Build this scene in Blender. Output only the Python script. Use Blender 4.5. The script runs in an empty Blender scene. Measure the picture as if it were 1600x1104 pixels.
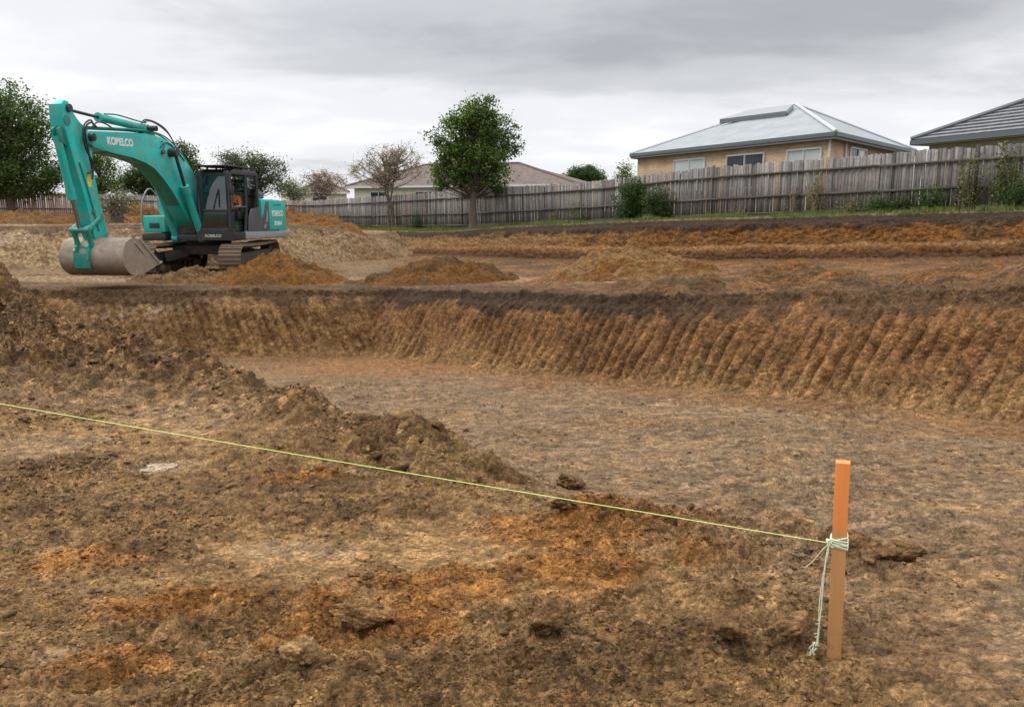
import bpy, bmesh, math, random
import numpy as np
from mathutils import Vector, Matrix, Quaternion

# ------------------------------------------------------------ camera, sky, sun, exposure
SC = bpy.context.scene
COL = SC.collection
CZ = 1.6                      # eye height; all layout heights below are relative to the eye (z = 0)
FPX = 1256.0; TH = math.radians(10.03); CT, ST = math.cos(TH), math.sin(TH)
cam = bpy.data.objects.new('camera', bpy.data.cameras.new('camera'))
COL.objects.link(cam)
cam.location = (0, 0, CZ)
cam.rotation_euler = (math.radians(90) - TH, 0, 0)
cam.data.sensor_fit = 'HORIZONTAL'; cam.data.sensor_width = 36.0
cam.data.lens = 36.0 * FPX / 1600.0
cam.data.clip_start = 0.05; cam.data.clip_end = 3000
SC.camera = cam
SC.view_settings.view_transform = 'Standard'
SC.view_settings.look = 'None'
SC.view_settings.exposure = 0.20
SC.view_settings.gamma = 1.0
SC.view_settings.use_curve_mapping = False

SUN_EL, SUN_AZ = math.radians(40), math.radians(-62)     # azimuth from +Y, towards -X: light comes from the left, beyond

def N(nt, kind, **kw):
    n = nt.nodes.new(kind)
    for k, v in kw.items():
        if k == 'inp':
            for a, b in v.items(): n.inputs[a].default_value = b
        else: setattr(n, k, v)
    return n
def L(nt, a, b): nt.links.new(a, b)

def mathn(nt, op, a, b=None, c=None, clamp=False):
    n = nt.nodes.new('ShaderNodeMath'); n.operation = op; n.use_clamp = clamp
    for i, v in enumerate((a, b, c)):
        if v is None: continue
        if isinstance(v, (int, float)): n.inputs[i].default_value = v
        else: L(nt, v, n.inputs[i])
    return n.outputs[0]
def mixc(nt, fac, a, b, mode='MIX'):
    n = nt.nodes.new('ShaderNodeMix'); n.data_type = 'RGBA'; n.blend_type = mode
    def s(sock, v):
        if isinstance(v, (int, float)): sock.default_value = v
        elif isinstance(v, (tuple, list)): sock.default_value = (*v[:3], 1)
        else: L(nt, v, sock)
    s(n.inputs['Factor'], fac); s(n.inputs['A'], a); s(n.inputs['B'], b)
    return n.outputs['Result']
def ramp(nt, fac, stops, interp='LINEAR'):
    n = nt.nodes.new('ShaderNodeValToRGB'); n.color_ramp.interpolation = interp
    e = n.color_ramp.elements
    while len(e) < len(stops): e.new(0.5)
    for i, (p, c) in enumerate(stops):
        e[i].position = p; e[i].color = (c, c, c, 1) if isinstance(c, (int, float)) else (*c, 1)
    L(nt, fac, n.inputs[0]); return n.outputs[0]

W = bpy.data.worlds.new("World"); SC.world = W; W.use_nodes = True
nt = W.node_tree; nt.nodes.clear()
tc = N(nt, 'ShaderNodeTexCoord')
sep = N(nt, 'ShaderNodeSeparateXYZ'); L(nt, tc.outputs['Generated'], sep.inputs[0])
zc = mathn(nt, 'MAXIMUM', sep.outputs[2], 0.0)
den = mathn(nt, 'ADD', zc, 0.16)
cx = mathn(nt, 'DIVIDE', sep.outputs[0], den); cy = mathn(nt, 'DIVIDE', sep.outputs[1], den)
cmb = N(nt, 'ShaderNodeCombineXYZ'); L(nt, cx, cmb.inputs[0]); L(nt, cy, cmb.inputs[1])
mp = N(nt, 'ShaderNodeMapping', inp={'Location': (3.1, 1.9, 0.0), 'Rotation': (0, 0, 0.10), 'Scale': (0.65, 1.0, 1.0)}); L(nt, cmb.outputs[0], mp.inputs[0])
n1 = N(nt, 'ShaderNodeTexNoise', inp={'Scale': 0.75, 'Detail': 5.0, 'Roughness': 0.5, 'Distortion': 0.3}); L(nt, mp.outputs[0], n1.inputs['Vector'])
mp2 = N(nt, 'ShaderNodeMapping', inp={'Location': (9.0, 4.0, 0.0), 'Scale': (0.9, 1.2, 1.0)}); L(nt, cmb.outputs[0], mp2.inputs[0])
n2 = N(nt, 'ShaderNodeTexNoise', inp={'Scale': 1.5, 'Detail': 6.0, 'Roughness': 0.55, 'Distortion': 0.2}); L(nt, mp2.outputs[0], n2.inputs['Vector'])
# a darker deck of cloud between about 9 and 15 degrees up, bright breaks below it
band = ramp(nt, zc, [(0.0, 0.50), (0.055, 0.57), (0.11, 0.60), (0.165, 0.46), (0.20, 0.33), (0.235, 0.34), (0.32, 0.50), (0.45, 0.60), (1.0, 0.75)])
a = mathn(nt, 'MULTIPLY', mathn(nt, 'SUBTRACT', n1.outputs[0], 0.5), 0.85)
b = mathn(nt, 'MULTIPLY', mathn(nt, 'SUBTRACT', n2.outputs[0], 0.5), 0.5)
fac = mathn(nt, 'ADD', mathn(nt, 'ADD', a, b), band, clamp=True)
cloud = ramp(nt, fac, [(0.04, (2.6, 2.65, 2.8)), (0.16, (3.7, 3.76, 4.0)), (0.35, (5.1, 5.18, 5.45)), (0.55, (7.2, 7.25, 7.6)), (0.75, (8.6, 8.6, 8.75)), (0.95, (9.4, 9.35, 9.3))], 'EASE')
sky = N(nt, 'ShaderNodeTexSky', sky_type='NISHITA', sun_disc=False, sun_elevation=SUN_EL, sun_rotation=SUN_AZ)
# an overcast sky is far brighter overhead than near the horizon
zen = ramp(nt, zc, [(0.30, 0.0), (0.75, 1.0)], 'EASE'); zf_ = mathn(nt, 'MULTIPLY_ADD', zen, 1.6, 1.0)
vm = N(nt, 'ShaderNodeVectorMath', operation='SCALE'); L(nt, cloud, vm.inputs[0]); L(nt, zf_, vm.inputs['Scale'])
full = mixc(nt, 0.95, sky.outputs[0], vm.outputs[0])
bg = N(nt, 'ShaderNodeBackground', inp={'Strength': 0.110}); L(nt, full, bg.inputs[0])
out = N(nt, 'ShaderNodeOutputWorld'); L(nt, bg.outputs[0], out.inputs[0])

sd = bpy.data.lights.new('sun', 'SUN'); sd.energy = 1.5; sd.angle = math.radians(10); sd.color = (1.0, 0.96, 0.9)
sun = bpy.data.objects.new('sun', sd); COL.objects.link(sun)
sdir = Vector((math.sin(SUN_AZ) * math.cos(SUN_EL), math.cos(SUN_AZ) * math.cos(SUN_EL), math.sin(SUN_EL)))
sun.rotation_euler = (-sdir).to_track_quat('-Z', 'Y').to_euler(); sun.location = sdir * 60

# ------------------------------------------------------------ numpy noise
rng = np.random.default_rng(7)
random.seed(11)
_P = np.tile(np.random.default_rng(3).permutation(256), 3).astype(np.int32)
_G = np.array([[1,1,0],[-1,1,0],[1,-1,0],[-1,-1,0],[1,0,1],[-1,0,1],[1,0,-1],[-1,0,-1],[0,1,1],[0,-1,1],[0,1,-1],[0,-1,-1],[1,1,0],[-1,1,0],[0,-1,1],[0,-1,-1]], np.float32)
def perlin(x, y, z=None, seed=0):
    x = np.asarray(x, np.float64) + seed * 17.31; y = np.asarray(y, np.float64) - seed * 9.7
    z = np.zeros_like(x) + seed * 3.3 if z is None else np.asarray(z, np.float64) + seed * 5.1
    xi = np.floor(x); yi = np.floor(y); zi = np.floor(z)
    fx = (x - xi).astype(np.float32); fy = (y - yi).astype(np.float32); fz = (z - zi).astype(np.float32)
    xi = xi.astype(np.int64) & 255; yi = yi.astype(np.int64) & 255; zi = zi.astype(np.int64) & 255
    u = fx*fx*fx*(fx*(fx*6-15)+10); v = fy*fy*fy*(fy*(fy*6-15)+10); w = fz*fz*fz*(fz*(fz*6-15)+10)
    def g(dx, dy, dz):
        h = _P[_P[_P[(xi+dx) & 255] + ((yi+dy) & 255)] + ((zi+dz) & 255)] & 15
        q = _G[h]
        return q[..., 0]*(fx-dx) + q[..., 1]*(fy-dy) + q[..., 2]*(fz-dz)
    x00 = g(0,0,0)*(1-u)+g(1,0,0)*u; x10 = g(0,1,0)*(1-u)+g(1,1,0)*u
    x01 = g(0,0,1)*(1-u)+g(1,0,1)*u; x11 = g(0,1,1)*(1-u)+g(1,1,1)*u
    return (x00*(1-v)+x10*v)*(1-w) + (x01*(1-v)+x11*v)*w
def fbm(x, y, z=None, oct=4, seed=0, gain=0.5):
    s = 0; a = 1.0; f = 1.0
    for i in range(oct):
        s = s + a * perlin(np.asarray(x)*f, np.asarray(y)*f, None if z is None else np.asarray(z)*f, seed + i*3)
        a *= gain; f *= 2.03
    return s
def billow(x, y, z=None, seed=0): return np.abs(perlin(x, y, z, seed)) * 2.0
def lump(x, y, z=None, seed=0): return np.tanh(3.4*np.abs(perlin(x, y, z, seed)))      # flat-topped lumps parted by creases
def sstep(a, b, x):
    t = np.clip((x - a) / (b - a), 0, 1); return t*t*(3-2*t)
def lerp(a, b, t): return a + (b - a) * t
def cell(x, y, seed=0):
    """F1 distance of jittered cells and a random value per cell"""
    x = np.asarray(x, np.float64) + seed*13.7; y = np.asarray(y, np.float64) + seed*7.9
    xi = np.floor(x).astype(np.int64); yi = np.floor(y).astype(np.int64)
    best = np.full(x.shape, 9.0); rid = np.zeros(x.shape)
    for dx in (-1, 0, 1):
        for dy in (-1, 0, 1):
            h = _P[_P[(xi+dx) & 255] + ((yi+dy) & 255)]
            h2 = _P[h + 77]; h3 = _P[h2 + 31]
            d = (xi+dx + 0.1 + 0.8*h/255.0 - x)**2 + (yi+dy + 0.1 + 0.8*h2/255.0 - y)**2
            m = d < best; best = np.where(m, d, best); rid = np.where(m, h3/255.0, rid)
    return np.sqrt(best), rid

# ------------------------------------------------------------ layout: photo pixel + depth -> place
def ray(u, v):
    a = (u-800)/FPX; b = (552-v)/FPX
    return np.array([a, CT + b*ST, -ST + b*CT])
def at(u, v, Y):                 # point seen at (u, v) at distance Y straight ahead (world z)
    d = ray(u, v); p = d * (Y / d[1]); return np.array([p[0], p[1], p[2] + CZ])
def xu(u, Y): return at(u, 330, Y)[0]

# ------------------------------------------------------------ terrain
class RBF:
    def __init__(s, pts):
        p = np.array(pts, float); s.p = p[:, :2]; n = len(p)
        A = np.zeros((n+3, n+3)); d = np.linalg.norm(s.p[:, None]-s.p[None], axis=2)
        A[:n, :n] = -d; A[:n, n] = 1; A[:n, n+1:] = s.p; A[n, :n] = 1; A[n+1:, :n] = s.p.T
        A[:n, :n] += np.eye(n)*0.3
        s.w = np.linalg.solve(A, np.concatenate([p[:, 2], np.zeros(3)]))
    def __call__(s, x, y):
        r = s.w[-3] + s.w[-2]*x + s.w[-1]*y
        for i, (a, b) in enumerate(s.p): r = r - s.w[i]*np.sqrt((x-a)**2+(y-b)**2)
        return r
BENCH = RBF([(-3.4,18.4,-1.8),(2,12.6,-1.37),(5.4,8.7,-.88),(8,12.6,-.97),(9.5,15,-1.07),(3.3,27,-1.78),(-9,24,-1.8),(-9,18.6,-1.82),
             (-4.3,35,-2.0),(-15,24,-1.8),(-14,18,-1.7),(0,20,-1.72),(5,20,-1.45),(1,30,-1.88),(-12,9,-1.72),(-11,13,-1.35),(9,5,-.6),(14,1,-.3),(-20,20,-1.6),(-16,3,-1.6)])
UPPER = RBF([(13,20.5,0.02),(9,25.3,-.16),(3.8,31.7,-.45),(-1,38.5,-.78),(-7.2,45,-1.0),(-13.4,52.5,-1.05),(-16,27,-.46),(-10,30,-.36),(-25,40,-.5),
             (-30,45,-.55),(-7.6,30.5,-.44),(-5.3,36,-1.05),(-18,50,-.85),(16,16.5,.2),(22,22,.3),(14,32,.2),(5,42,-.2),(-60,90,-.6),(60,60,.3),(0,120,-.6),(30,5,.4)])
FDIR = np.array([-20.25, 24.5]); FDIR = FDIR/np.linalg.norm(FDIR); F0 = np.array([13.05, 20.5])     # the timber fence line
FN = np.array([FDIR[1], -FDIR[0]]); FN = FN if FN[1] > 0 else -FN
LB = np.array([(-60,20),(-22,24),(-15.9,25),(-7.66,27.6),(-5.2,32.5),(-4.3,35.5),(-4.0,60)], float)
RG = np.array([(-14,15.5),(-9,12.7),(-6.4,11.3),(-3.76,8.6),(-2.45,7.4),(-1.5,6.15),(-.75,5.35),(-.1,4.85),(.6,4.1),(1.3,3.0),(1.5,0),(1.6,-20)], float)
def polydist(x, y, P):
    best = np.full(np.shape(x), 1e9); side = np.zeros(np.shape(x)); along = np.zeros(np.shape(x)); acc = 0
    for i in range(len(P)-1):
        a, b = P[i], P[i+1]; e = b-a; l = np.hypot(*e)
        t = np.clip(((x-a[0])*e[0]+(y-a[1])*e[1])/l**2, 0, 1)
        d = np.hypot(x-a[0]-t*e[0], y-a[1]-t*e[1]); c = e[0]*(y-a[1])-e[1]*(x-a[0])
        m = d < best - 1e-9; best = np.where(m, d, best); side = np.where(m, c, side); along = np.where(m, acc+t*l, along)
        acc += l
    return best*np.sign(side), along
def smax(a, b, k=.5):
    h = np.clip(.5+.5*(a-b)/k, 0, 1); return lerp(b, a, h)+k*h*(1-h)

def base(x, y):
    """smooth ground and its zones"""
    x = np.asarray(x, float); y = np.asarray(y, float)
    n0 = perlin(x*.45, y*.45, seed=1); n1 = perlin(x*1.5, y*1.5, seed=2)
    pit = -1.30-.11*y; pit = np.where(y > 17.6, -1.30-.11*17.6, pit)
    d1 = .746*x+.665*y-9.25 + .16*n0+.06*n1
    d2 = (y-17.4)*.995-.06*(x+5) + .18*n0 + .07*n1
    d3 = -(x+10.9)-.25*(y-17)+.4*n0
    D = smax(smax(d1, d2, .12), d3, 1.2)
    s = np.interp(D, [-.25, 0, .14, .55, .72, 1.02, 1.3], [0, .015, .11, .74, .86, .985, 1.0])
    ben = BENCH(x, y)
    # upper banks
    dl, al = polydist(x, y, LB)                     # + on the plateau side
    dl = dl + .25*n0 + .12*n1
    df = -((x-F0[0])*FN[0]+(y-F0[1])*FN[1])          # distance in front of the fence
    dfw = df + .16*n0 + .07*n1
    up = UPPER(x, y)
    sl = np.interp(dl, [-.5, 0, .3, 1.5, 1.9, 2.6], [0, .02, .15, .88, .97, 1])
    sr = np.interp(dfw, [1.85, 1.98, 2.3, 2.62, 3.30, 3.42, 3.62, 4.5, 4.8], [1, .93, .78, .37, .34, .29, .10, .02, 0])
    sb = np.maximum(sl, sr)
    hb = lerp(ben, up, sb)
    # foreground platform and the spoil windrow along its edge
    rd, ra = polydist(x, y, RG); rd = -rd            # + on the platform side
    fore = -1.575-.022*np.minimum(y, 14)
    w = sstep(-.70, .35, rd)                        # 1 on the platform side
    low = lerp(pit, fore, w)
    rh = np.interp(ra, [0, 6, 8.7, 12.5, 14.2, 15.8, 16.5, 17.1, 17.6, 18.1], [.42, .40, .20, .13, .14, .14, .13, .10, .06, 0])
    rw = np.interp(ra, [0, 9, 13, 16.5, 18, 20], [1.5, 1.3, .85, .5, .42, .3])
    ridge = rh*np.exp(-(rd/rw)**2)*(1+.55*n1+.25*n0)
    # ragged broad shoulder of the windrow on the platform side, far left
    ridge = ridge + .16*np.exp(-((rd-1.2)/1.0)**2)*sstep(16, 11, ra)*(1+.6*n1)
    low = low + ridge
    mound = .85*np.exp(-(((x+8.2)/1.15)**2+((y-12.2)/1.1)**2)) + .35*np.exp(-(((x+9.8)/1.6)**2+((y-11)/1.6)**2))
    low = low + mound*(1-.2*n1)
    # low berm right of centre that runs past the stake
    bd, ba = polydist(x, y, BERM)
    berm = .05*np.exp(-(bd/.13)**2)*sstep(0, .4, ba)*sstep(BLEN, BLEN-.5, ba)*(1+1.2*perlin(x*4, y*4, seed=9))
    low = low + berm
    h = lerp(low, hb, s)
    # broken-up soil heaps along the bench behind the lip
    hz = np.exp(-((D-2.0)/.9)**2)*sstep(-2, 3, x)
    h = h + hz*.22*np.clip(.35+1.6*perlin(x*.8, y*.8, seed=21)+.5*perlin(x*2.1, y*2.1, seed=22), 0, 2)*s
    return h, dict(D=D, d1=d1, d2=d2, d3=d3, s=s, sl=sl, sr=sr, sb=sb, rd=rd, ra=ra, df=df, dl=dl, al=al, w=w, ridge=ridge, mound=mound, bd=bd, n0=n0, n1=n1, berm=berm, up=up)
def gpt(u, v, z=-1.62):          # plan point on a level plane below the eye
    d = ray(u, v); return d[:2]*(z/d[2])
BERM = np.array([gpt(820, 800), gpt(1010, 800), gpt(1150, 795), gpt(1300, 835), gpt(1440, 905), gpt(1600, 985)])
BLEN = np.sum(np.linalg.norm(np.diff(BERM, axis=0), axis=1))

def detail(x, y, z, m):
    """small relief, metres, along the normal; walls get bucket-tooth grooves"""
    D, s = m['D'], m['s']
    r = np.hypot(x, y)
    inw = sstep(.0, .08, s)*sstep(.93, .80, s)                         # on the pit wall face
    # grooves
    l1 = x*.665-y*.746; l2 = x
    right = sstep(-.6, .6, m['d1']-np.maximum(m['d2'], m['d3']))
    hh = z
    wob = .35*perlin(x*1.3, y*1.3, z*1.1, 31)+.16*perlin(x*4, y*4, z*3, 32)
    p1 = (l1-.26*hh)/.20+wob*.75+.3*perlin(l1*2.1, hh*.3, seed=29); p2 = (l2+.50*hh)/.21+wob*.8
    g1 = np.abs(np.sin(np.pi*p1))**.5; g2 = np.abs(np.sin(np.pi*p2))**.5
    mod = .38+.85*np.clip(perlin(x*.9, y*.9, z*1.3, 33)+.45, 0, 1)*np.clip(.75+1.1*perlin(np.floor(p1)*.77, np.floor(p1)*0, hh*1.1, 30), .25, 1.3)
    g = lerp(g2*1.1, g1, right)*.092*mod
    g = g + .03*perlin(np.where(right > .5, l1, l2)*6, hh*1.2, x*0, 34)
    wall = inw*(g-.06+.04*fbm(x*1.3, y*1.3, z*1.3, 3, 35)+.010*lump(x*6, y*6, z*6, 39)+.010*lump(x*15, y*15, z*15, 36)+.006*lump(x*34, y*34, z*34, 28))
    # upper banks
    inb = (sstep(.03, .15, m['sb'])*sstep(.9, .8, m['sb']))*s
    lf = x*FDIR[0]+y*FDIR[1]
    pb = np.where(m['sl'] > m['sr'], (m['al']*1.0+.5*hh)/.23, (lf+.2*hh)/.24)+wob*2.2+.9*perlin(lf*.9, hh*.5, seed=25)
    gb = np.abs(np.sin(np.pi*pb))**.8*.045*np.clip(.5+1.6*perlin(lf*.5, hh, x*0, 27), 0, 1.4)+.03*lump(x*3, y*3, z*4, 26)+.06*fbm(x*.9, y*.9, z*3.5, 4, 37)+.05*lump(x*5, y*5, z*7, 38)
    bank = inb*gb
    # general roughness of the loose soil
    pitfl = (1-s)*(1-m['w'])
    plat = (1-s)*m['w']
    pale = PALEMASK(x, y)
    ridg = np.clip(m['ridge']*6+m['mound']*1.0, 0, 1)
    R = pitfl*.46+plat*(.62-.36*pale)+s*(.42-.15*m['sb'])
    R = R*(1-.55*SMOOTH(x, y)*(1-s)) + .15*ORG(x, y)*plat + .30*ROUGH(x, y)*(1-s) + np.clip(m['berm']*5, 0, .6)
    R = np.clip(R+.45*perlin(x*.9, y*.9, seed=41)*(1-s), .10, 1.3)
    R = np.maximum(R, ridg*1.15)
    lip = np.exp(-((s-.95)/.06)**2)*(m['sb'] < .02)
    R = np.maximum(R, lip*1.0)
    ax, ay = x+.05*perlin(x*7, y*7, seed=42), y+.05*perlin(x*7, y*7, seed=43)
    c1, i1 = cell(ax*5, ay*6.5, 1); c2, i2 = cell(ax*13, ay*17, 2); c3, i3 = cell(ax*34, ay*42, 3)
    wx = x+.020*perlin(x*9, y*9, seed=54)+.006*perlin(x*30, y*30, seed=57); wy = y+.020*perlin(x*9, y*9, seed=55)+.006*perlin(x*30, y*30, seed=58)
    clod = .060*np.clip(.62-c1, -.1, 1)*(i1 > .45)*i1*np.clip(R*1.6-.35, 0, 2) + .036*np.clip(.6-c2, -.2, 1)*(.2+1.2*i2) + .020*np.clip(.6-c3, -.2, 1)*(.1+1.4*i3)
    lumps = .050*billow(x*3.2, y*4.2, z*3, 44)*np.clip(R*1.6-.3, 0, 2)+.032*lump(wx*5.5, wy*9, z*8, 45)+.021*lump(wx*13, wy*18, z*20, 46)+.0095*lump(wx*30, wy*36, z*50, 47)+.0048*lump(wx*66, wy*76, z*90, 56)
    big = ridg*.62*(.08*billow(x*2.4, y*2.4, z*2, 48)+.085*lump(x*4.3, y*5.0, z*5, 49)+.042*lump(x*9, y*10, z*7, 53)+.012*lump(x*20, y*24, z*14, 59))
    gen = R*(lumps+clod)+big
    # scraped and trodden marks on the floor
    gen = gen + pitfl*(.010*perlin(x*1.1+y*.5, y*7-x*3, seed=50)+.006*perlin(x*2, y*17-x*5, seed=51))
    gen = gen*(1-inw*.7)*(1-inb*.5)
    gen = gen + .03*fbm(x*.8, y*.8, None, 2, 52)*(1-s)
    tilt = sstep(20, 6, r)*0+1
    return (wall+bank+gen)*tilt, R

def blob(pts, fall):
    P = [(gpt(u, v), a, b) for (u, v, a, b) in pts]
    def f(x, y):
        r = 0
        for (c, a, b) in P: r = np.maximum(r, np.exp(-(((x-c[0])/a)**2+((y-c[1])/b)**2)**1.3))
        return sstep(.18, .95, r+.55*fbm(x*2.6, y*3.2, None, 5, fall, .62)*sstep(.02, .3, r))
    return f
PALEMASK = blob([(120, 610, 1.7, .75), (330, 640, .8, .5), (255, 720, .35, .2), (60, 690, .6, .35), (480, 850, .40, .12), (90, 1030, .10, .10), (600, 740, .35, .10)], 61)
ORG = blob([(330, 960, .42, .26), (560, 985, .38, .26), (140, 880, .3, .2), (1060, 800, .7, .35), (1180, 850, .5, .3), (900, 830, .6, .3), (880, 900, .4, .3), (470, 745, .35, .14), (200, 1060, .3, .15), (700, 930, .5, .3)], 62)
ROUGH = blob([(1000, 820, .55, .22), (1180, 860, .5, .25), (900, 960, .6, .2), (1250, 960, .5, .25), (600, 1070, .9, .16), (120, 800, .5, .3), (350, 980, .5, .22), (1150, 1060, .6, .15)], 65)
SMOOTH = blob([(620, 850, 1.15, .42), (800, 930, .5, .22), (300, 660, 1.6, .8), (980, 740, .8, .5), (1100, 960, .4, .15)], 64)
DARK = blob([(130, 790, .6, .35), (300, 860, .45, .22), (450, 750, .6, .3), (60, 720, .6, .35), (850, 1070, .5, .2), (1150, 1000, .6, .25), (560, 800, .5, .25), (1450, 1000, .5, .3)], 63)

C = lambda *a: np.array(a, float)
TAN = C(.420,.265,.125); BROWN = C(.185,.105,.048); GREYB = C(.275,.208,.135); ORANGE = C(.385,.180,.058); PALE = C(.50,.385,.27); TOP = C(.050,.031,.018)
RED = C(.262,.136,.062); PINK = C(.38,.205,.105); SAND = C(.46,.33,.185); DBR = C(.100,.060,.031)
def mixv(a, b, t): return a*(1-t)[:, None]+b*t[:, None]
def lff(x, y): return x*FDIR[0]+y*FDIR[1]
def colour(x, y, z, m):
    n = x.size
    f1 = fbm(x*.8, y*.8, z*.8, 4, 71); f2 = fbm(x*2.6, y*2.6, z*2.6, 4, 72); f3 = fbm(x*9, y*9, z*9, 3, 73); f4 = perlin(x*40, y*40, z*40, 74)
    D, s, w = m['D'], m['s'], m['w']
    # platform
    c = np.tile(TAN*.78, (n, 1))
    c = mixv(c, BROWN, sstep(-.25, .5, f2+.3*f3)*.75)
    c = mixv(c, DBR*1.15, np.maximum(DARK(x, y)*.55, ROUGH(x, y)*.15)); c = mixv(c, TAN*1.02, SMOOTH(x, y)*.6)
    c = mixv(c, ORANGE, ORG(x, y)*.75)
    c = mixv(c, PALE*np.array([.85,.80,.70]), PALEMASK(x, y)*.50)
    # pit floor
    p = np.tile(GREYB*np.array([1.08,1.0,.92]), (n, 1)); p = mixv(p, BROWN*1.25, sstep(-.3, .5, f1+.4*f2)*.5); p = mixv(p, TAN, sstep(.1, .7, f2-f1*.5)*.45)
    sc_ = perlin(x*1.6+y*.5, y*9-x*2, seed=79)+.6*perlin(x*4+y, y*22-x*6, seed=80); p = p*(1+.30*sc_)[:, None]
    p = mixv(p, DBR*1.5, sstep(.2, .6, f3*.8-f1*.3)*.3)
    p = mixv(p, ORANGE*.85, sstep(-1.6, -.5, D+.5*f1)*.35); p = mixv(p, ORANGE, np.exp(-(((x+3.0)/2.2)**2+((y-15)/1.7)**2))*.55)
    c = mixv(p, c, w)
    rr = np.clip(m['ridge']*6+m['mound']*1.4, 0, 1)
    c = mixv(c, mixv(np.tile(BROWN*.85, (n, 1)), TAN*.8, sstep(.0, .6, f3+.3*f2)), rr*.92)
    c = mixv(c, mixv(np.tile(ORANGE*.75, (n, 1)), BROWN, sstep(-.1, .5, f2)), np.clip(m['berm']*8, 0, 1)*.6)
    # pit wall: tan toe, red-brown clay, dark topsoil under the lip
    t = s+.07*f2+.04*f3
    wl = mixv(np.tile(TAN*.88, (n, 1)), RED*1.12, sstep(.05, .50, t+.25*f1)*.85)
    wl = mixv(wl, PINK*.9, sstep(.05, .45, f2+.25*f1)*.30)
    wl = mixv(wl, BROWN*1.2, sstep(.0, .5, f1-f2*.4)*.5)
    left = sstep(.1, -.3, m['d1']-m['d2'])
    rib = perlin(np.floor((x*.665-y*.746-.26*z)/.20)*.73, x*0+.5, x*0, 24); wl = wl*(1+.35*rib)[:, None]
    wl = mixv(wl, mixv(np.tile(TAN*.95, (n, 1)), BROWN, sstep(-.2, .4, f2)), left*.75)
    wl = mixv(wl, PALE*.95, np.exp(-(((x+8.3)/.9)**2))*sstep(.45, .7, t)*left*.9*sstep(-.3, .2, f3+f2))
    far_ = sstep(4.6, 1.8, x+1.2*f1); wl = mixv(wl, mixv(mixv(np.tile(DBR*1.4, (n, 1)), TOP*1.1, far_), DBR*1.2, left), sstep(.74, .82, t+.11*f1+.08*f2-.05*left-.04*sstep(2, 4, x))*.93)
    c = mixv(c, wl, sstep(.02, .10, s))
    # bench
    b = mixv(np.tile(TAN*.58, (n, 1)), DBR*1.2, sstep(-.35, .25, f1+.6*f2+.4*f3)); b = mixv(b, ORANGE*.85, sstep(0, .5, f2*.7-f1*.5+.25*sstep(-6, 6, x))*.7)
    rimd = np.exp(-((D-1.4)/.5)**2); b = mixv(b, DBR, rimd*sstep(-.2, .3, f2+.1)*.8)
    b = mixv(b, DBR*.9, sstep(.05, .35, fbm(x*1.2, y*3.0, None, 4, 66))*.7); b = mixv(b, SAND, sstep(3.0, 3.8, D)*sstep(5.4, 4.6, D)*sstep(-.1, .4, f3+f1+.25)*.75)
    b = mixv(b, SAND*.8, sstep(-3, -5, x)*sstep(19.3, 20.5, y)*sstep(-.3, .3, f1+.1)*.6)
    # upper banks
    sr = m['sr']+.03*f2
    rb = mixv(np.tile(ORANGE*.55, (n, 1)), DBR*.8, sstep(.31, .20, sr)*sstep(.03, .1, sr)*.7)
    rb = mixv(rb, ORANGE*.62, sstep(.33, .42, sr)*sstep(.86, .7, sr)*.9); rb = mixv(rb, DBR*1.2, sstep(.35, .5, sr)*sstep(-.05, .4, fbm(lff(x, y)*1.6, z*.8, y*0, 4, 77))*.75)
    rb = mixv(rb, TAN*.85, sstep(6, -1, x+2*f1)*sstep(.33, .42, sr)*.7)
    rb = mixv(rb, SAND*.8, np.exp(-((sr-.335)/.02)**2)*sstep(-.2, .3, f3+.1)*.5)
    rb = mixv(rb, TOP*.85, sstep(.68, .78, sr+.05*f3+.08*f2)*.97)
    b = mixv(b, rb, sstep(.02, .08, m['sr']))
    lb = mixv(np.tile(SAND*.9, (n, 1)), BROWN*.85, sstep(.0, .45, fbm(m['al']*2.5+z*1.5, z*.9, y*0, 3, 75))*.75)
    lb = mixv(lb, PALE, sstep(.1, .5, f1+f3*.3)*.6)
    lb = mixv(lb, DBR*1.0, sstep(.76, .88, m['sl']+.12*f2)*sstep(1.0, .96, m['sl'])*.85)
    lb = mixv(lb, BROWN, sstep(-8.2, -5.6, x)*.55)
    b = mixv(b, lb, sstep(.02, .1, m['sl']-m['sr']*.5)*(m['sl'] > m['sr']*.9))
    top = mixv(np.tile(SAND*.75, (n, 1)), ORANGE*.6, sstep(-.1, .4, f1+.3*f2))
    gr = mixv(np.tile(C(.075,.10,.030), (n, 1)), C(.13,.095,.055), sstep(.0, .35, f2+.4*f3))
    top = mixv(top, gr, sstep(2.0, 1.3, m['df']+.3*f2)*sstep(-5, -8, m['df']+0*x) if False else sstep(2.0, 1.75, m['df']+.25*f3))
    b = mixv(b, top, sstep(.955, .99, m['sb']))
    c = mixv(c, b, sstep(.95, 1.0, s))
    f5 = perlin(x*95, y*110, z*95, 76); f6 = perlin(x*19, y*26, z*22, 78); c = c*(1+.26*np.sign(f3)*np.abs(f3)**.7+.22*f6)[:, None]
    c = c*(1+.26*f3+.30*f4+.14*f2+.25*f5)[:, None]
    gry = m['s']*0+1
    return np.clip(c*.69*gry[:, None]*np.array([1.03, .985, .96]), .008, .9)

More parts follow.
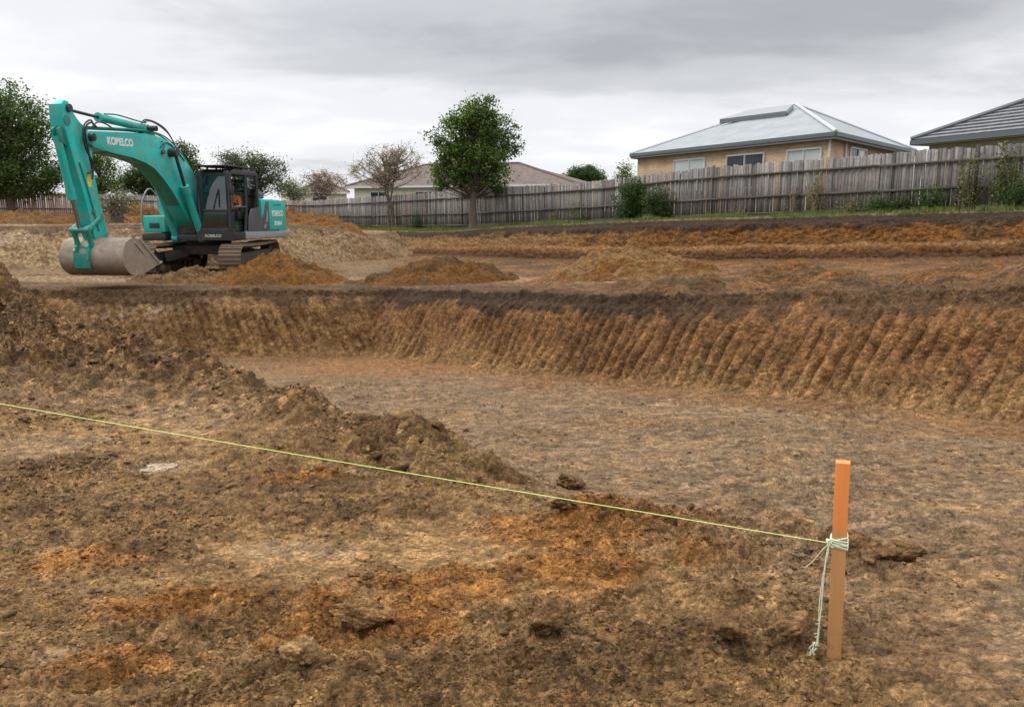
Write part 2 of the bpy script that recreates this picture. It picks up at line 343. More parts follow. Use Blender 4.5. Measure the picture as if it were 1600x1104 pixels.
# ------------------------------------------------------------ mesh helpers
def link(name, me, mat=None, parent=None, kind=None):
    o = bpy.data.objects.new(name, me); COL.objects.link(o)
    if mat is not None and me is not None:
        for mm in (mat if isinstance(mat, (list, tuple)) else [mat]): me.materials.append(mm)
    if parent is not None: o.parent = parent
    if kind: o['kind'] = kind
    return o
def tag(o, label, cat, group=None):
    o['label'] = label; o['category'] = cat
    if group: o['group'] = group
    return o
def empty(name, loc=(0,0,0), rz=0.0):
    o = bpy.data.objects.new(name, None); COL.objects.link(o); o.empty_display_size = .2
    o.location = loc; o.rotation_euler = (0, 0, rz); return o
def npmesh(name, V, Fc, cols=None, smooth=False):
    """V (n,3); Fc (m,k) equal-sized faces"""
    V = np.asarray(V, np.float32); Fc = np.asarray(Fc, np.int32); k = Fc.shape[1]; m = len(Fc)
    me = bpy.data.meshes.new(name)
    me.vertices.add(len(V)); me.vertices.foreach_set('co', V.ravel())
    me.loops.add(m*k); me.loops.foreach_set('vertex_index', Fc.ravel())
    me.polygons.add(m); me.polygons.foreach_set('loop_start', np.arange(0, m*k, k, dtype=np.int32))
    if smooth: me.polygons.foreach_set('use_smooth', np.ones(m, bool))
    me.update(calc_edges=True)
    if cols is not None:
        a = me.color_attributes.new('Col', 'FLOAT_COLOR', 'POINT')
        cc = np.ones((len(V), 4), np.float32); cc[:, :3] = cols; a.data.foreach_set('color', cc.ravel())
    return me
def gridfaces(nr, ncol, wrap=False):
    i = np.arange(nr-1)[:, None]; j = np.arange(ncol if wrap else ncol-1)[None]
    j2 = (j+1) % ncol
    return np.stack([i*ncol+j, i*ncol+j2, (i+1)*ncol+j2, (i+1)*ncol+j], -1).reshape(-1, 4)

# ------------------------------------------------------------ materials
MATS = {}
def mat(name, col=None, rough=.6, metal=0.0, attr=False, noise=None, bump=None, dirt=None, spec=.5, **kw):
    m = bpy.data.materials.new(name); m.use_nodes = True; nt = m.node_tree
    bs = nt.nodes['Principled BSDF']; bs.inputs['Roughness'].default_value = rough; bs.inputs['Metallic'].default_value = metal
    bs.inputs['Specular IOR Level'].default_value = spec
    tc = N(nt, 'ShaderNodeTexCoord')
    c = None
    if attr: c = N(nt, 'ShaderNodeVertexColor', layer_name='Col').outputs[0]
    else: c = N(nt, 'ShaderNodeRGB').outputs[0]; c.default_value = (*col, 1)
    if noise:
        sc_, amt, det = noise
        nn = N(nt, 'ShaderNodeTexNoise', inp={'Scale': sc_, 'Detail': det, 'Roughness': .6}); L(nt, tc.outputs['Object'], nn.inputs['Vector'])
        fcol = ramp(nt, nn.outputs[0], [(.3, 1-amt), (.7, 1+amt*.8)])
        c = mixc(nt, 1.0, c, fcol, 'MULTIPLY')
    if dirt:
        dcol, dsc, lo, hi = dirt
        nn = N(nt, 'ShaderNodeTexNoise', inp={'Scale': dsc, 'Detail': 6, 'Roughness': .65}); L(nt, tc.outputs['Object'], nn.inputs['Vector'])
        fd = ramp(nt, nn.outputs[0], [(lo, 0.0), (hi, .85)])
        c = mixc(nt, fd, c, dcol)
        rr = mathn(nt, 'MULTIPLY_ADD', fd, .4, rough, clamp=True); L(nt, rr, bs.inputs['Roughness'])
    L(nt, c, bs.inputs['Base Color'])
    if bump:
        bsc, bst, bd = bump
        nb = N(nt, 'ShaderNodeTexNoise', inp={'Scale': bsc, 'Detail': 6, 'Roughness': .65}); L(nt, tc.outputs['Object'], nb.inputs['Vector'])
        bp = N(nt, 'ShaderNodeBump', inp={'Strength': bst, 'Distance': bd}); L(nt, nb.outputs[0], bp.inputs['Height']); L(nt, bp.outputs[0], bs.inputs['Normal'])
    for k, v in kw.items(): bs.inputs[k].default_value = v
    MATS[name] = m; return m
def soil_mat():
    m = bpy.data.materials.new('soil'); m.use_nodes = True; nt = m.node_tree; bs = nt.nodes['Principled BSDF']
    bs.inputs['Roughness'].default_value = .9; bs.inputs['Specular IOR Level'].default_value = .22
    c = N(nt, 'ShaderNodeVertexColor', layer_name='Col').outputs[0]; geo = N(nt, 'ShaderNodeNewGeometry')
    wn = N(nt, 'ShaderNodeTexNoise', inp={'Scale': 22, 'Detail': 1}); L(nt, geo.outputs['Position'], wn.inputs['Vector'])
    off = N(nt, 'ShaderNodeVectorMath', operation='SCALE', inp={'Scale': .035}); L(nt, wn.outputs['Color'], off.inputs[0])
    pos = N(nt, 'ShaderNodeVectorMath', operation='ADD'); L(nt, geo.outputs['Position'], pos.inputs[0]); L(nt, off.outputs[0], pos.inputs[1])
    mp = N(nt, 'ShaderNodeMapping', inp={'Scale': (.8, 1.1, 1.1)}); L(nt, pos.outputs[0], mp.inputs[0])
    hs = []
    for sc_, lo, hi, amt in ((20, .70, 1.24, .020), (58, .66, 1.34, .009), (140, .74, 1.22, .004)):      # crumb sizes: 5 cm, 17 mm, 7 mm
        v = N(nt, 'ShaderNodeTexVoronoi', inp={'Scale': sc_, 'Randomness': 1.0}); L(nt, mp.outputs[0], v.inputs['Vector'])
        sp = N(nt, 'ShaderNodeSeparateColor'); L(nt, v.outputs['Color'], sp.inputs[0])
        c = mixc(nt, 1.0, c, ramp(nt, sp.outputs[0], [(0, lo), (.5, .98), (1, hi)]), 'MULTIPLY')
        hh = mathn(nt, 'ADD', mathn(nt, 'MULTIPLY', v.outputs['Distance'], -1.0), mathn(nt, 'MULTIPLY', sp.outputs[1], .9)); hs.append(mathn(nt, 'MULTIPLY', hh, amt))
    nb = N(nt, 'ShaderNodeTexNoise', inp={'Scale': 120, 'Detail': 3, 'Roughness': .7}); L(nt, geo.outputs['Position'], nb.inputs['Vector'])
    h = mathn(nt, 'ADD', mathn(nt, 'ADD', hs[0], hs[1]), mathn(nt, 'ADD', hs[2], mathn(nt, 'MULTIPLY', nb.outputs[0], .010)))
    hsv = N(nt, 'ShaderNodeHueSaturation', inp={'Saturation': 1.07}); L(nt, c, hsv.inputs['Color']); L(nt, hsv.outputs[0], bs.inputs['Base Color'])
    bp = N(nt, 'ShaderNodeBump', inp={'Strength': 1.0, 'Distance': 1.0}); L(nt, h, bp.inputs['Height']); L(nt, bp.outputs[0], bs.inputs['Normal'])
    return m
M_SOIL = soil_mat()
M_PILE = M_SOIL
M_TEAL = mat('teal_paint', (.004, .40, .345), rough=.36, dirt=((.20, .16, .11), 4.5, .46, .78), noise=(3, .12, 3))
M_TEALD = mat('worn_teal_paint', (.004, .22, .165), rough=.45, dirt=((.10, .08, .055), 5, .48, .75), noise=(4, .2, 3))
M_BLACK = mat('black_paint', (.022, .023, .025), rough=.42, dirt=((.10, .085, .065), 4, .55, .9))
M_GREY = mat('grey_paint', (.075, .08, .09), rough=.4, dirt=((.16, .13, .10), 4, .6, .9))
M_SILV = mat('light_grey_paint', (.24, .25, .26), rough=.45, dirt=((.16, .12, .08), 5, .5, .8))
M_STEEL = mat('worn_steel', (.27, .22, .18), rough=.55, metal=.2, dirt=((.25, .18, .115), 3, .40, .66), noise=(8, .3, 5), bump=(25, .2, .01))
M_TRACK = mat('track_steel', (.15, .115, .085), rough=.6, metal=.3, dirt=((.19, .125, .075), 6, .40, .60), noise=(12, .3, 4), bump=(30, .3, .01))
M_DARKM = mat('dark_machine_steel', (.03, .028, .026), rough=.6, dirt=((.13, .095, .06), 4, .5, .75))
M_CHROME = mat('polished_rod', (.35, .34, .33), rough=.22, metal=.9)
M_RUBBER = mat('rubber_hose', (.012, .012, .013), rough=.5)
M_WHITE = mat('white_decal', (.62, .66, .66), rough=.5, dirt=((.1, .4, .35), 14, .62, .8))
M_YELL = mat('yellow_sticker', (.75, .48, .02), rough=.5)
M_SEAT = mat('seat_fabric', (.10, .17, .10), rough=.85)
M_SKIN = mat('skin', (.42, .22, .14), rough=.55)
M_SHIRT = mat('orange_shirt', (.50, .16, .06), rough=.85, noise=(20, .2, 3))
M_TROU = mat('dark_trousers', (.03, .035, .05), rough=.9)
M_HAIR = mat('dark_hair', (.02, .014, .01), rough=.7)
def glass(name, tint, rough=.03, alpha=.25):
    m = bpy.data.materials.new(name); m.use_nodes = True; nt = m.node_tree; nt.nodes.clear()
    g = N(nt, 'ShaderNodeBsdfGlossy', inp={'Roughness': rough, 'Color': (.9, .95, 1, 1)}); t = N(nt, 'ShaderNodeBsdfTransparent', inp={'Color': (*tint, 1)})
    fr = N(nt, 'ShaderNodeFresnel', inp={'IOR': 1.45}); f2 = mathn(nt, 'MULTIPLY_ADD', fr.outputs[0], 1.0, alpha*.25, clamp=True)
    mx = N(nt, 'ShaderNodeMixShader'); L(nt, f2, mx.inputs[0]); L(nt, t.outputs[0], mx.inputs[1]); L(nt, g.outputs[0], mx.inputs[2])
    o = N(nt, 'ShaderNodeOutputMaterial'); L(nt, mx.outputs[0], o.inputs[0]); return m
M_GLASS = glass('cab_glass', (.38, .46, .45))
def leafmat(name, trans=.35):
    m = bpy.data.materials.new(name); m.use_nodes = True; nt = m.node_tree; nt.nodes.clear()
    c = N(nt, 'ShaderNodeVertexColor', layer_name='Col').outputs[0]
    d = N(nt, 'ShaderNodeBsdfPrincipled', inp={'Roughness': .5, 'Specular IOR Level': .35}); L(nt, c, d.inputs['Base Color'])
    t = N(nt, 'ShaderNodeBsdfTranslucent'); cc = mixc(nt, 1.0, c, (1.5, 1.6, .7), 'MULTIPLY'); L(nt, cc, t.inputs[0])
    mx = N(nt, 'ShaderNodeMixShader', inp={0: trans}); L(nt, d.outputs[0], mx.inputs[1]); L(nt, t.outputs[0], mx.inputs[2])
    o = N(nt, 'ShaderNodeOutputMaterial'); L(nt, mx.outputs[0], o.inputs[0]); return m
M_LEAF = leafmat('leaves')
M_BARK = mat('bark', (.10, .078, .058), rough=.9, noise=(12, .4, 5), bump=(20, .8, .03))
M_TWIG = mat('dry_twigs', (.21, .165, .13), rough=.9)
M_WOOD = mat('weathered_timber', attr=True, rough=.9, spec=.2, noise=(9, .25, 5))
def stake_mat():
    m = bpy.data.materials.new('orange_stake_wood'); m.use_nodes = True; nt = m.node_tree; bs = nt.nodes['Principled BSDF']; bs.inputs['Roughness'].default_value = .62
    tc = N(nt, 'ShaderNodeTexCoord'); mp = N(nt, 'ShaderNodeMapping', inp={'Scale': (30, 30, 1.6)}); L(nt, tc.outputs['Object'], mp.inputs[0])
    nn = N(nt, 'ShaderNodeTexNoise', inp={'Scale': 3, 'Detail': 6, 'Roughness': .6}); L(nt, mp.outputs[0], nn.inputs['Vector'])
    sp = N(nt, 'ShaderNodeSeparateXYZ'); L(nt, tc.outputs['Object'], sp.inputs[0])
    zz = mathn(nt, 'MULTIPLY_ADD', nn.outputs[0], .03, sp.outputs[2])
    paint = ramp(nt, mathn(nt, 'MULTIPLY', zz, 1.0), [(.50, 0.0), (.525, .9), (.75, 1.0)])
    wood = mixc(nt, nn.outputs[0], (.38, .18, .065), (.52, .27, .10))
    orange = mixc(nt, nn.outputs[0], (.60, .17, .028), (.72, .25, .05))
    sn = N(nt, 'ShaderNodeTexNoise', inp={'Scale': 28, 'Detail': 5}); L(nt, tc.outputs['Object'], sn.inputs['Vector'])
    mud = mathn(nt, 'MULTIPLY', ramp(nt, sn.outputs[0], [(.45, 0.0), (.62, 1.0)]), ramp(nt, sp.outputs[2], [(.02, .8), (.16, 0.0)]))
    c = mixc(nt, mud, mixc(nt, paint, wood, orange), (.14, .09, .05))
    L(nt, c, bs.inputs['Base Color'])
    bp = N(nt, 'ShaderNodeBump', inp={'Strength': .3, 'Distance': .002}); L(nt, nn.outputs[0], bp.inputs['Height']); L(nt, bp.outputs[0], bs.inputs['Normal'])
    return m
M_STAKE = stake_mat()
M_STRING = mat('lime_string', (.58, .70, .20), rough=.7)
M_STRINGW = mat('pale_green_string', (.58, .66, .47), rough=.75, noise=(60, .2, 3))

# ------------------------------------------------------------ build the ground
def surface(x, y):
    """position and colour of ground points, relief added along the slope normal"""
    h, m = base(x, y)
    e = .03
    hx, _ = base(x+e, y); hy, _ = base(x, y+e)
    gx = (hx-h)/e; gy = (hy-h)/e
    nrm = np.stack([-gx, -gy, np.ones_like(h)], -1); nrm /= np.linalg.norm(nrm, axis=1)[:, None]
    d, R = detail(x, y, h, m)
    c = colour(x, y, h, m)
    P = np.stack([x, y, h+CZ], -1)+nrm*d[:, None]
    return P, c
def hgt(x, y):
    h, m = base(np.array([float(x)]), np.array([float(y)])); d, R = detail(np.array([float(x)]), np.array([float(y)]), h, m)
    return float(h[0]+d[0]+CZ)
def hbase(x, y): return float(base(np.array([float(x)]), np.array([float(y)]))[0][0]+CZ)

NC, NR = 1560, 1060
AZ = math.radians(47)
def build_ground():
    az_c = np.linspace(-AZ, AZ, 360)
    rr = np.exp(np.linspace(math.log(1.15), math.log(62), 2600))
    A, Rr = np.meshgrid(az_c, rr, indexing='ij')
    X = np.sin(A)*Rr; Y = np.cos(A)*Rr
    h, _ = base(X.ravel(), Y.ravel()); h = h.reshape(X.shape)
    el = np.arctan2(h, Rr)
    cost = np.abs(np.diff(el, axis=1))*1.0+np.diff(Rr, axis=1)*.10/Rr[:, 1:]+np.abs(np.diff(h, axis=1))/Rr[:, 1:]*.5
    cs = np.concatenate([np.zeros((len(az_c), 1)), np.cumsum(cost, axis=1)], 1); cs /= cs[:, -1:]
    t = np.linspace(0, 1, NR)
    rs = np.stack([np.interp(t, cs[i], rr) for i in range(len(az_c))])
    k = np.exp(-np.linspace(-2, 2, 9)**2); k /= k.sum()
    pad = np.pad(rs, ((4, 4), (0, 0)), 'edge'); rs = sum(k[i]*pad[i:i+len(az_c)] for i in range(9))
    az = np.linspace(-AZ, AZ, NC); fi = np.interp(az, az_c, np.arange(len(az_c)))
    i0 = np.clip(fi.astype(int), 0, len(az_c)-2); fr = (fi-i0)[:, None]
    R = rs[i0]*(1-fr)+rs[i0+1]*fr           # (NC, NR)
    x = (np.sin(az)[:, None]*R).T.ravel(); y = (np.cos(az)[:, None]*R).T.ravel()
    P = np.empty((x.size, 3)); Cc = np.empty((x.size, 3)); step = 200000
    for i in range(0, x.size, step): P[i:i+step], Cc[i:i+step] = surface(x[i:i+step], y[i:i+step])
    me = npmesh('ground', P, gridfaces(NR, NC)[:, ::-1], Cc, smooth=True)
    link('ground', me, M_SOIL, kind='structure')
    # the land around and beyond, one coarse sheet a little lower
    ang = np.linspace(0, 2*np.pi, 181)[:-1]; r2 = np.concatenate([[.02], np.exp(np.linspace(math.log(1.0), math.log(900), 110))])
    R2, A2 = np.meshgrid(r2, ang, indexing='ij'); x = (np.sin(A2)*R2).ravel(); y = (np.cos(A2)*R2).ravel()
    h, m = base(np.clip(x, -90, 90), np.clip(y, -40, 130)); c = colour(x, y, h, m)
    z = h+CZ-.16
    inside = (np.abs(A2.ravel()+0) > -1)
    wrapA = (A2.ravel()+np.pi) % (2*np.pi)-np.pi
    ins = (np.abs(wrapA) < AZ-.03) & (R2.ravel() > 1.2) & (R2.ravel() < 58)
    z = np.where(ins, z-.9, z)
    far = R2.ravel() > 60; c[far] = C(.07, .09, .035)
    me = npmesh('land', np.stack([x, y, z], -1), gridfaces(len(r2), len(ang), True)[:, ::-1], c, smooth=True)
    link('surrounding_ground', me, M_SOIL, kind='structure')
build_ground()

# ------------------------------------------------------------ soil piles and clods
def pile(name, cx, cy, rx, ry, hh, rot, colA, colB, label, seed, group='soil piles', ntop=170, extra=0.0, rough=1.0):
    nr, na = ntop, 300
    rr = np.linspace(0.0, 1.25, nr)[:, None]; an = np.linspace(0, 2*np.pi, na+1)[:-1][None]
    wob = 1+.22*perlin(np.cos(an)*1.3+seed, np.sin(an)*1.3, seed=seed)+.08*perlin(np.cos(an)*4, np.sin(an)*4+seed, seed=seed+1)
    lx = rr*np.cos(an)*rx*wob; ly = rr*np.sin(an)*ry*wob
    x = (cx+lx*math.cos(rot)-ly*math.sin(rot)).ravel(); y = (cy+lx*math.sin(rot)+ly*math.cos(rot)).ravel()
    q = np.broadcast_to(rr, (nr, na)).ravel()
    prof = np.where(q < 1, (1-q**1.5)*.92+.08*(1-q), 1-q)
    z0 = hgt_arr(x, y)
    prof = prof*(1+.55*perlin(x*1.3, y*1.3, seed=seed+2)+.25*perlin(x*2.9, y*2.9, seed=seed+12))
    z = z0+hh*prof
    k = np.clip((1.25-q)*3, 0, 1)
    r = .12*billow(x*1.7, y*1.7, z*1.7, seed+3)+.06*lump(x*3.3, y*3.8, z*4, seed+4)+.035*lump(x*8, y*9, z*10, seed+5)+.018*lump(x*20, y*22, z*23, seed+6)
    c1, i1 = cell(x*3.2, y*3.8, seed); r = r+.10*np.clip(.55-c1, 0, 1)*(i1 > .6)
    z = z+((r-.10)*rough*min(1, hh*1.8)+extra*(.13*lump(x*3.2, y*4.0, z*2, seed+20)+.075*lump(x*7, y*8, z*3, seed+21)+.022*lump(x*19, y*22, z*8, seed+22)-.06))*k
    z = np.where(q > 1.2, z0-.25, z)
    f = fbm(x*1.4, y*1.4, z*2.5, 4, seed+7); f3 = fbm(x*8, y*8, z*8, 3, seed+8)
    c = mixv(np.tile(colA, (x.size, 1)), colB, sstep(-.2, .4, f+.3*f3)); c = c*(1+.28*f3+.3*perlin(x*30, y*30, z*30, seed+9))[:, None]
    V = np.stack([x, y, z], -1)-np.array([cx, cy, z0.min()])
    F = gridfaces(nr, na, True)
    me = npmesh(name, V, F, np.clip(c*.72, .01, .9), smooth=True)
    o = link(name, me, M_PILE); o.location = (cx, cy, z0.min())
    tag(o, label, 'soil pile', group); return o
def hgt_arr(x, y):
    return base(np.asarray(x), np.asarray(y))[0]+CZ
p = at(435, 425, 20.2); pile('soil_pile', p[0]-.1, 20.6, 1.85, 1.0, .66, .05, ORANGE*.80, BROWN, 'dark orange pile of loose soil spilling against the right-hand track of the excavator', 101)
pile('soil_pile', at(300, 425, 20.6)[0], 20.7, 1.9, .6, .34, .0, BROWN*1.1, TAN*.7, 'low strip of broken soil heaped in front of the excavator undercarriage', 171, rough=1.6)
p = at(685, 430, 20.0); pile('soil_pile', p[0], 20.3, 2.1, 1.4, .60, .1, ORANGE*.55, BROWN*.72, 'dark brown soil pile on the bench directly below the big green tree', 111)
pile('soil_pile', at(975, 430, 19.0)[0], 18.8, 2.15, 1.5, .66, -.1, C(.31,.18,.08), ORANGE*.6, 'light orange soil pile on the bench, roughly below the dark shrub on the fence', 121)
pile('soil_pile', at(485, 350, 35.0)[0], 35.0, 3.0, 1.3, .62, -.35, ORANGE*.75, BROWN*1.2, 'orange heap on the high ground just right of the excavator counterweight', 131)
pile('soil_pile', at(450, 335, 37)[0], 37.0, 2.6, 1.4, .80, 0, ORANGE*.7, BROWN*1.1, 'brown heap on the high ground partly behind the excavator engine cover', 136)
pile('soil_pile', at(215, 340, 33)[0], 33, 2.1, 1.3, .72, 0, ORANGE*.85, BROWN*1.1, 'orange heap on the high ground seen through the gap between arm and boom', 141)
pile('soil_pile', at(40, 345, 34)[0], 34, 4.0, 1.5, .50, 0, BROWN*1.1, ORANGE*.7, 'long low brown heap at the foot of the pale left-hand fence', 146)
pile('soil_pile', at(1230, 430, 14)[0], 13.6, 1.4, .75, .26, -.5, BROWN, ORANGE*.7, 'low flattened dark heap on the bench right of the light orange pile', 151, rough=1.3)
pile('soil_pile', at(1500, 440, 12)[0], 11.6, 1.5, .7, .22, -.6, ORANGE*.75, BROWN*.9, 'low reddish heap on the bench near the right edge of the picture', 156, rough=1.3)
pile('soil_pile', at(660, 705, 5.1)[0], 5.15, .66, .36, .13, -.45, BROWN*1.05, TAN*.8, 'knee-high brown heap of lumpy clay at the near end of the ridge of spoil', 161, 'foreground soil', 320, extra=1.0, rough=1.0)

def rock_mesh(seed, sub=4, ang=.35):
    bm = bmesh.new(); bmesh.ops.create_icosphere(bm, subdivisions=sub, radius=1)
    v = np.array([q.co for q in bm.verts]); f = np.array([[w.index for w in q.verts] for q in bm.faces]); bm.free()
    d = 1+.42*perlin(v[:,0]*1.1, v[:,1]*1.1, v[:,2]*1.1, seed)+.22*billow(v[:,0]*2.1, v[:,1]*2.1, v[:,2]*2.1, seed+1)
    if sub >= 3: d = d+.20*lump(v[:,0]*3.1, v[:,1]*3.1, v[:,2]*3.1, seed+2)+.10*lump(v[:,0]*8, v[:,1]*8, v[:,2]*8, seed+3)
    if sub >= 5: d = d+.03*billow(v[:,0]*26, v[:,1]*26, v[:,2]*26, seed+4)
    # a few flat spalled faces
    r = np.random.default_rng(seed)
    for k in range(11 if ang > .5 else 5):
        n = r.normal(size=3); n /= np.linalg.norm(n); lim = r.uniform(.42, .7) if ang > .5 else r.uniform(.6, .85); dd = (v*d[:, None])@n
        over = np.clip(dd-lim, 0, None); d = d-over*.9/np.maximum(np.abs(v@n), .35)
    return v*d[:, None]*.85, f
def clod(u, vb, Y, sx, sy, sz, rot, col, label, seed, sink=.3, tilt=0):
    v, f = rock_mesh(seed, 5)
    v = v*np.array([sx, sy, sz])
    a = math.cos(tilt), math.sin(tilt); v = np.stack([v[:,0]*a[0]-v[:,2]*a[1], v[:,1], v[:,0]*a[1]+v[:,2]*a[0]], -1)
    f3 = fbm(v[:,0]*25, v[:,1]*25, v[:,2]*25, 4, seed)
    c = col*(1+.45*f3+.3*perlin(v[:,0]*120, v[:,1]*120, v[:,2]*120, seed))[:, None]
    o = link('dirt_clod', npmesh('dirt_clod', v, f, np.clip(c, .01, .9), True), M_SOIL)
    x = at(u, vb, Y)[0]; o.location = (x, Y, hgt(x, Y)+sz*(1-sink)*.75+(.034 if Y < 3.2 else (.015 if sz > .02 else -.008))); o.rotation_euler = (0, 0, rot)
    tag(o, label, 'clod', 'larger clods lying on the ground'); return o
def Yat(u, v, z=-1.61): return gpt(u, v, z)[1]
clod(575, 992, Yat(575, 1000), .135, .06, .05, .35, C(.24,.135,.062), 'long flat clod of clay lying alone in the lower middle foreground', 201, .25, -.25)
clod(860, 1000, Yat(860, 1010), .075, .06, .055, .2, BROWN*.95, 'rounded brown clod between the long flat clod and the pair by the stake', 202, .3)
clod(1137, 1015, Yat(1137, 1030), .085, .06, .055, -.5, BROWN*1.0, 'pitted clod, the left one of the pair beside the stake', 203, .25)
clod(1237, 1008, Yat(1237, 1022), .095, .065, .05, .35, BROWN*1.05, 'rounded clod lying right against the foot of the stake', 204, .2, .2)
clod(890, 742, Yat(890, 748, -1.8), .085, .07, .065, .1, BROWN*.8, 'small dark clod alone on the pit floor past the end of the spoil ridge', 205)
clod(885, 818, Yat(885, 822, -1.65), .09, .055, .05, .5, BROWN*.85, 'dark clod just beyond the string, left end of the low orange berm', 206)
clod(1236, 808, Yat(1236, 815, -1.65), .13, .07, .05, -.35, TAN*.75, 'flat slab of clay on the low berm behind the stake', 207, .3, .2)
clod(245, 722, Yat(245, 727, -1.66), 13.0/100, .10, .014, .1, PALE*.8, 'pale flat stone in the left foreground this side of the string', 208, .2)
clod(480, 1070, Yat(480, 1080), .05, .07, .05, 1.2, TAN*.7, 'upright tan clod at the bottom edge left of centre', 209, .2)
clod(1400, 882, Yat(1400, 885, -1.62), .10, .05, .04, -.4, BROWN*.9, 'dark ragged clod just right of the stake on the berm', 210, .3)

def scatter():
    """crumbs and small lumps lying everywhere on the loose soil"""
    prot = [rock_mesh(300+i, 3 if i < 3 else 1, .9 if i < 3 else .35) for i in range(8)]
    r = np.random.default_rng(5); n = 260000
    az = r.uniform(-.66, .66, n); rad = np.exp(r.uniform(math.log(2.1), math.log(14), n)); x = np.sin(az)*rad; y = np.cos(az)*rad
    h, m = base(x, y); d, R = detail(x, y, h, m)
    ridg = np.clip(m['ridge']*3+m['mound'], 0, 1)
    patch = np.clip(.5+1.3*fbm(x*1.1, y*1.1, None, 3, 81), 0, 1)
    keepp = np.clip(.04+.50*(1-m['s'])*m['w']*patch**1.5*(1-.8*PALEMASK(x, y))*(1-.85*SMOOTH(x, y))+.25*ORG(x, y)+.6*ridg+m['berm']*6, 0, 1)*(m['s'] < .02)+.2*(m['s'] > .96)
    keep = (r.uniform(size=n) < keepp) & (y > 1.9)
    x, y, h, d, ridg = x[keep], y[keep], h[keep], d[keep], ridg[keep]; rad = rad[keep]; n = len(x)
    size = np.exp(r.normal(math.log(.0052), .50, n))*(1+.6*ridg)*np.clip(rad/3.6, .75, 2.0); size = np.clip(size, .0025, .05)
    hp = at(660, 705, 5.1); heap = np.exp(-(((x-hp[0]-.05)/.75)**2+((y-5.12)/.38)**2)); crest = np.exp(-(m['rd'][keep]/.35)**2)*sstep(18, 17.4, m['ra'][keep])*sstep(8, 10, m['ra'][keep])
    big = r.uniform(size=n) < np.clip(.022*heap+.020*crest+.010*(ridg > .5)+.0012, 0, 1); size = np.where(big, np.exp(r.normal(math.log(.030), .42, n))*(1+.4*heap+.3*crest), size)
    d = d+heap*.10*big
    cc = colour(x, y, h, {k: v[keep] for k, v in m.items()})*(r.uniform(.75, 1.5, n)*np.where(big, .85, 1))[:, None]
    Vs, Fs, Cs = [], [], []; off = 0
    for k in range(8):
        idx = np.nonzero((size > .016) & (np.arange(n) % 3 == k))[0] if k < 3 else np.nonzero((size <= .016) & (np.arange(n) % 5 == k-3))[0]; pv, pf = prot[k]; q = len(idx)
        a = r.uniform(0, 6.28, q); sc3 = size[idx, None]*np.stack([r.uniform(.8, 1.7, q), r.uniform(.7, 1.2, q), r.uniform(.45, .95, q)], -1)
        V = pv[None]*sc3[:, None]
        X = V[..., 0]*np.cos(a)[:, None]-V[..., 1]*np.sin(a)[:, None]+x[idx, None]
        Yy = V[..., 0]*np.sin(a)[:, None]+V[..., 1]*np.cos(a)[:, None]+y[idx, None]
        Z = V[..., 2]+(h+d)[idx, None]+CZ+size[idx, None]*.05
        Vs.append(np.stack([X, Yy, Z], -1).reshape(-1, 3)); Fs.append((pf[None]+(np.arange(q)*len(pv))[:, None, None]).reshape(-1, 3)+off); off += q*len(pv)
        Cs.append(np.repeat(cc[idx], len(pv), 0))
    me = npmesh('loose_soil_crumbs', np.concatenate(Vs), np.concatenate(Fs), np.clip(np.concatenate(Cs), .01, .9), False)
    o = link('loose_soil_crumbs', me, M_SOIL, kind='stuff'); o['label'] = 'loose crumbs and small lumps of soil strewn over the foreground'; o['category'] = 'soil crumbs'
scatter()

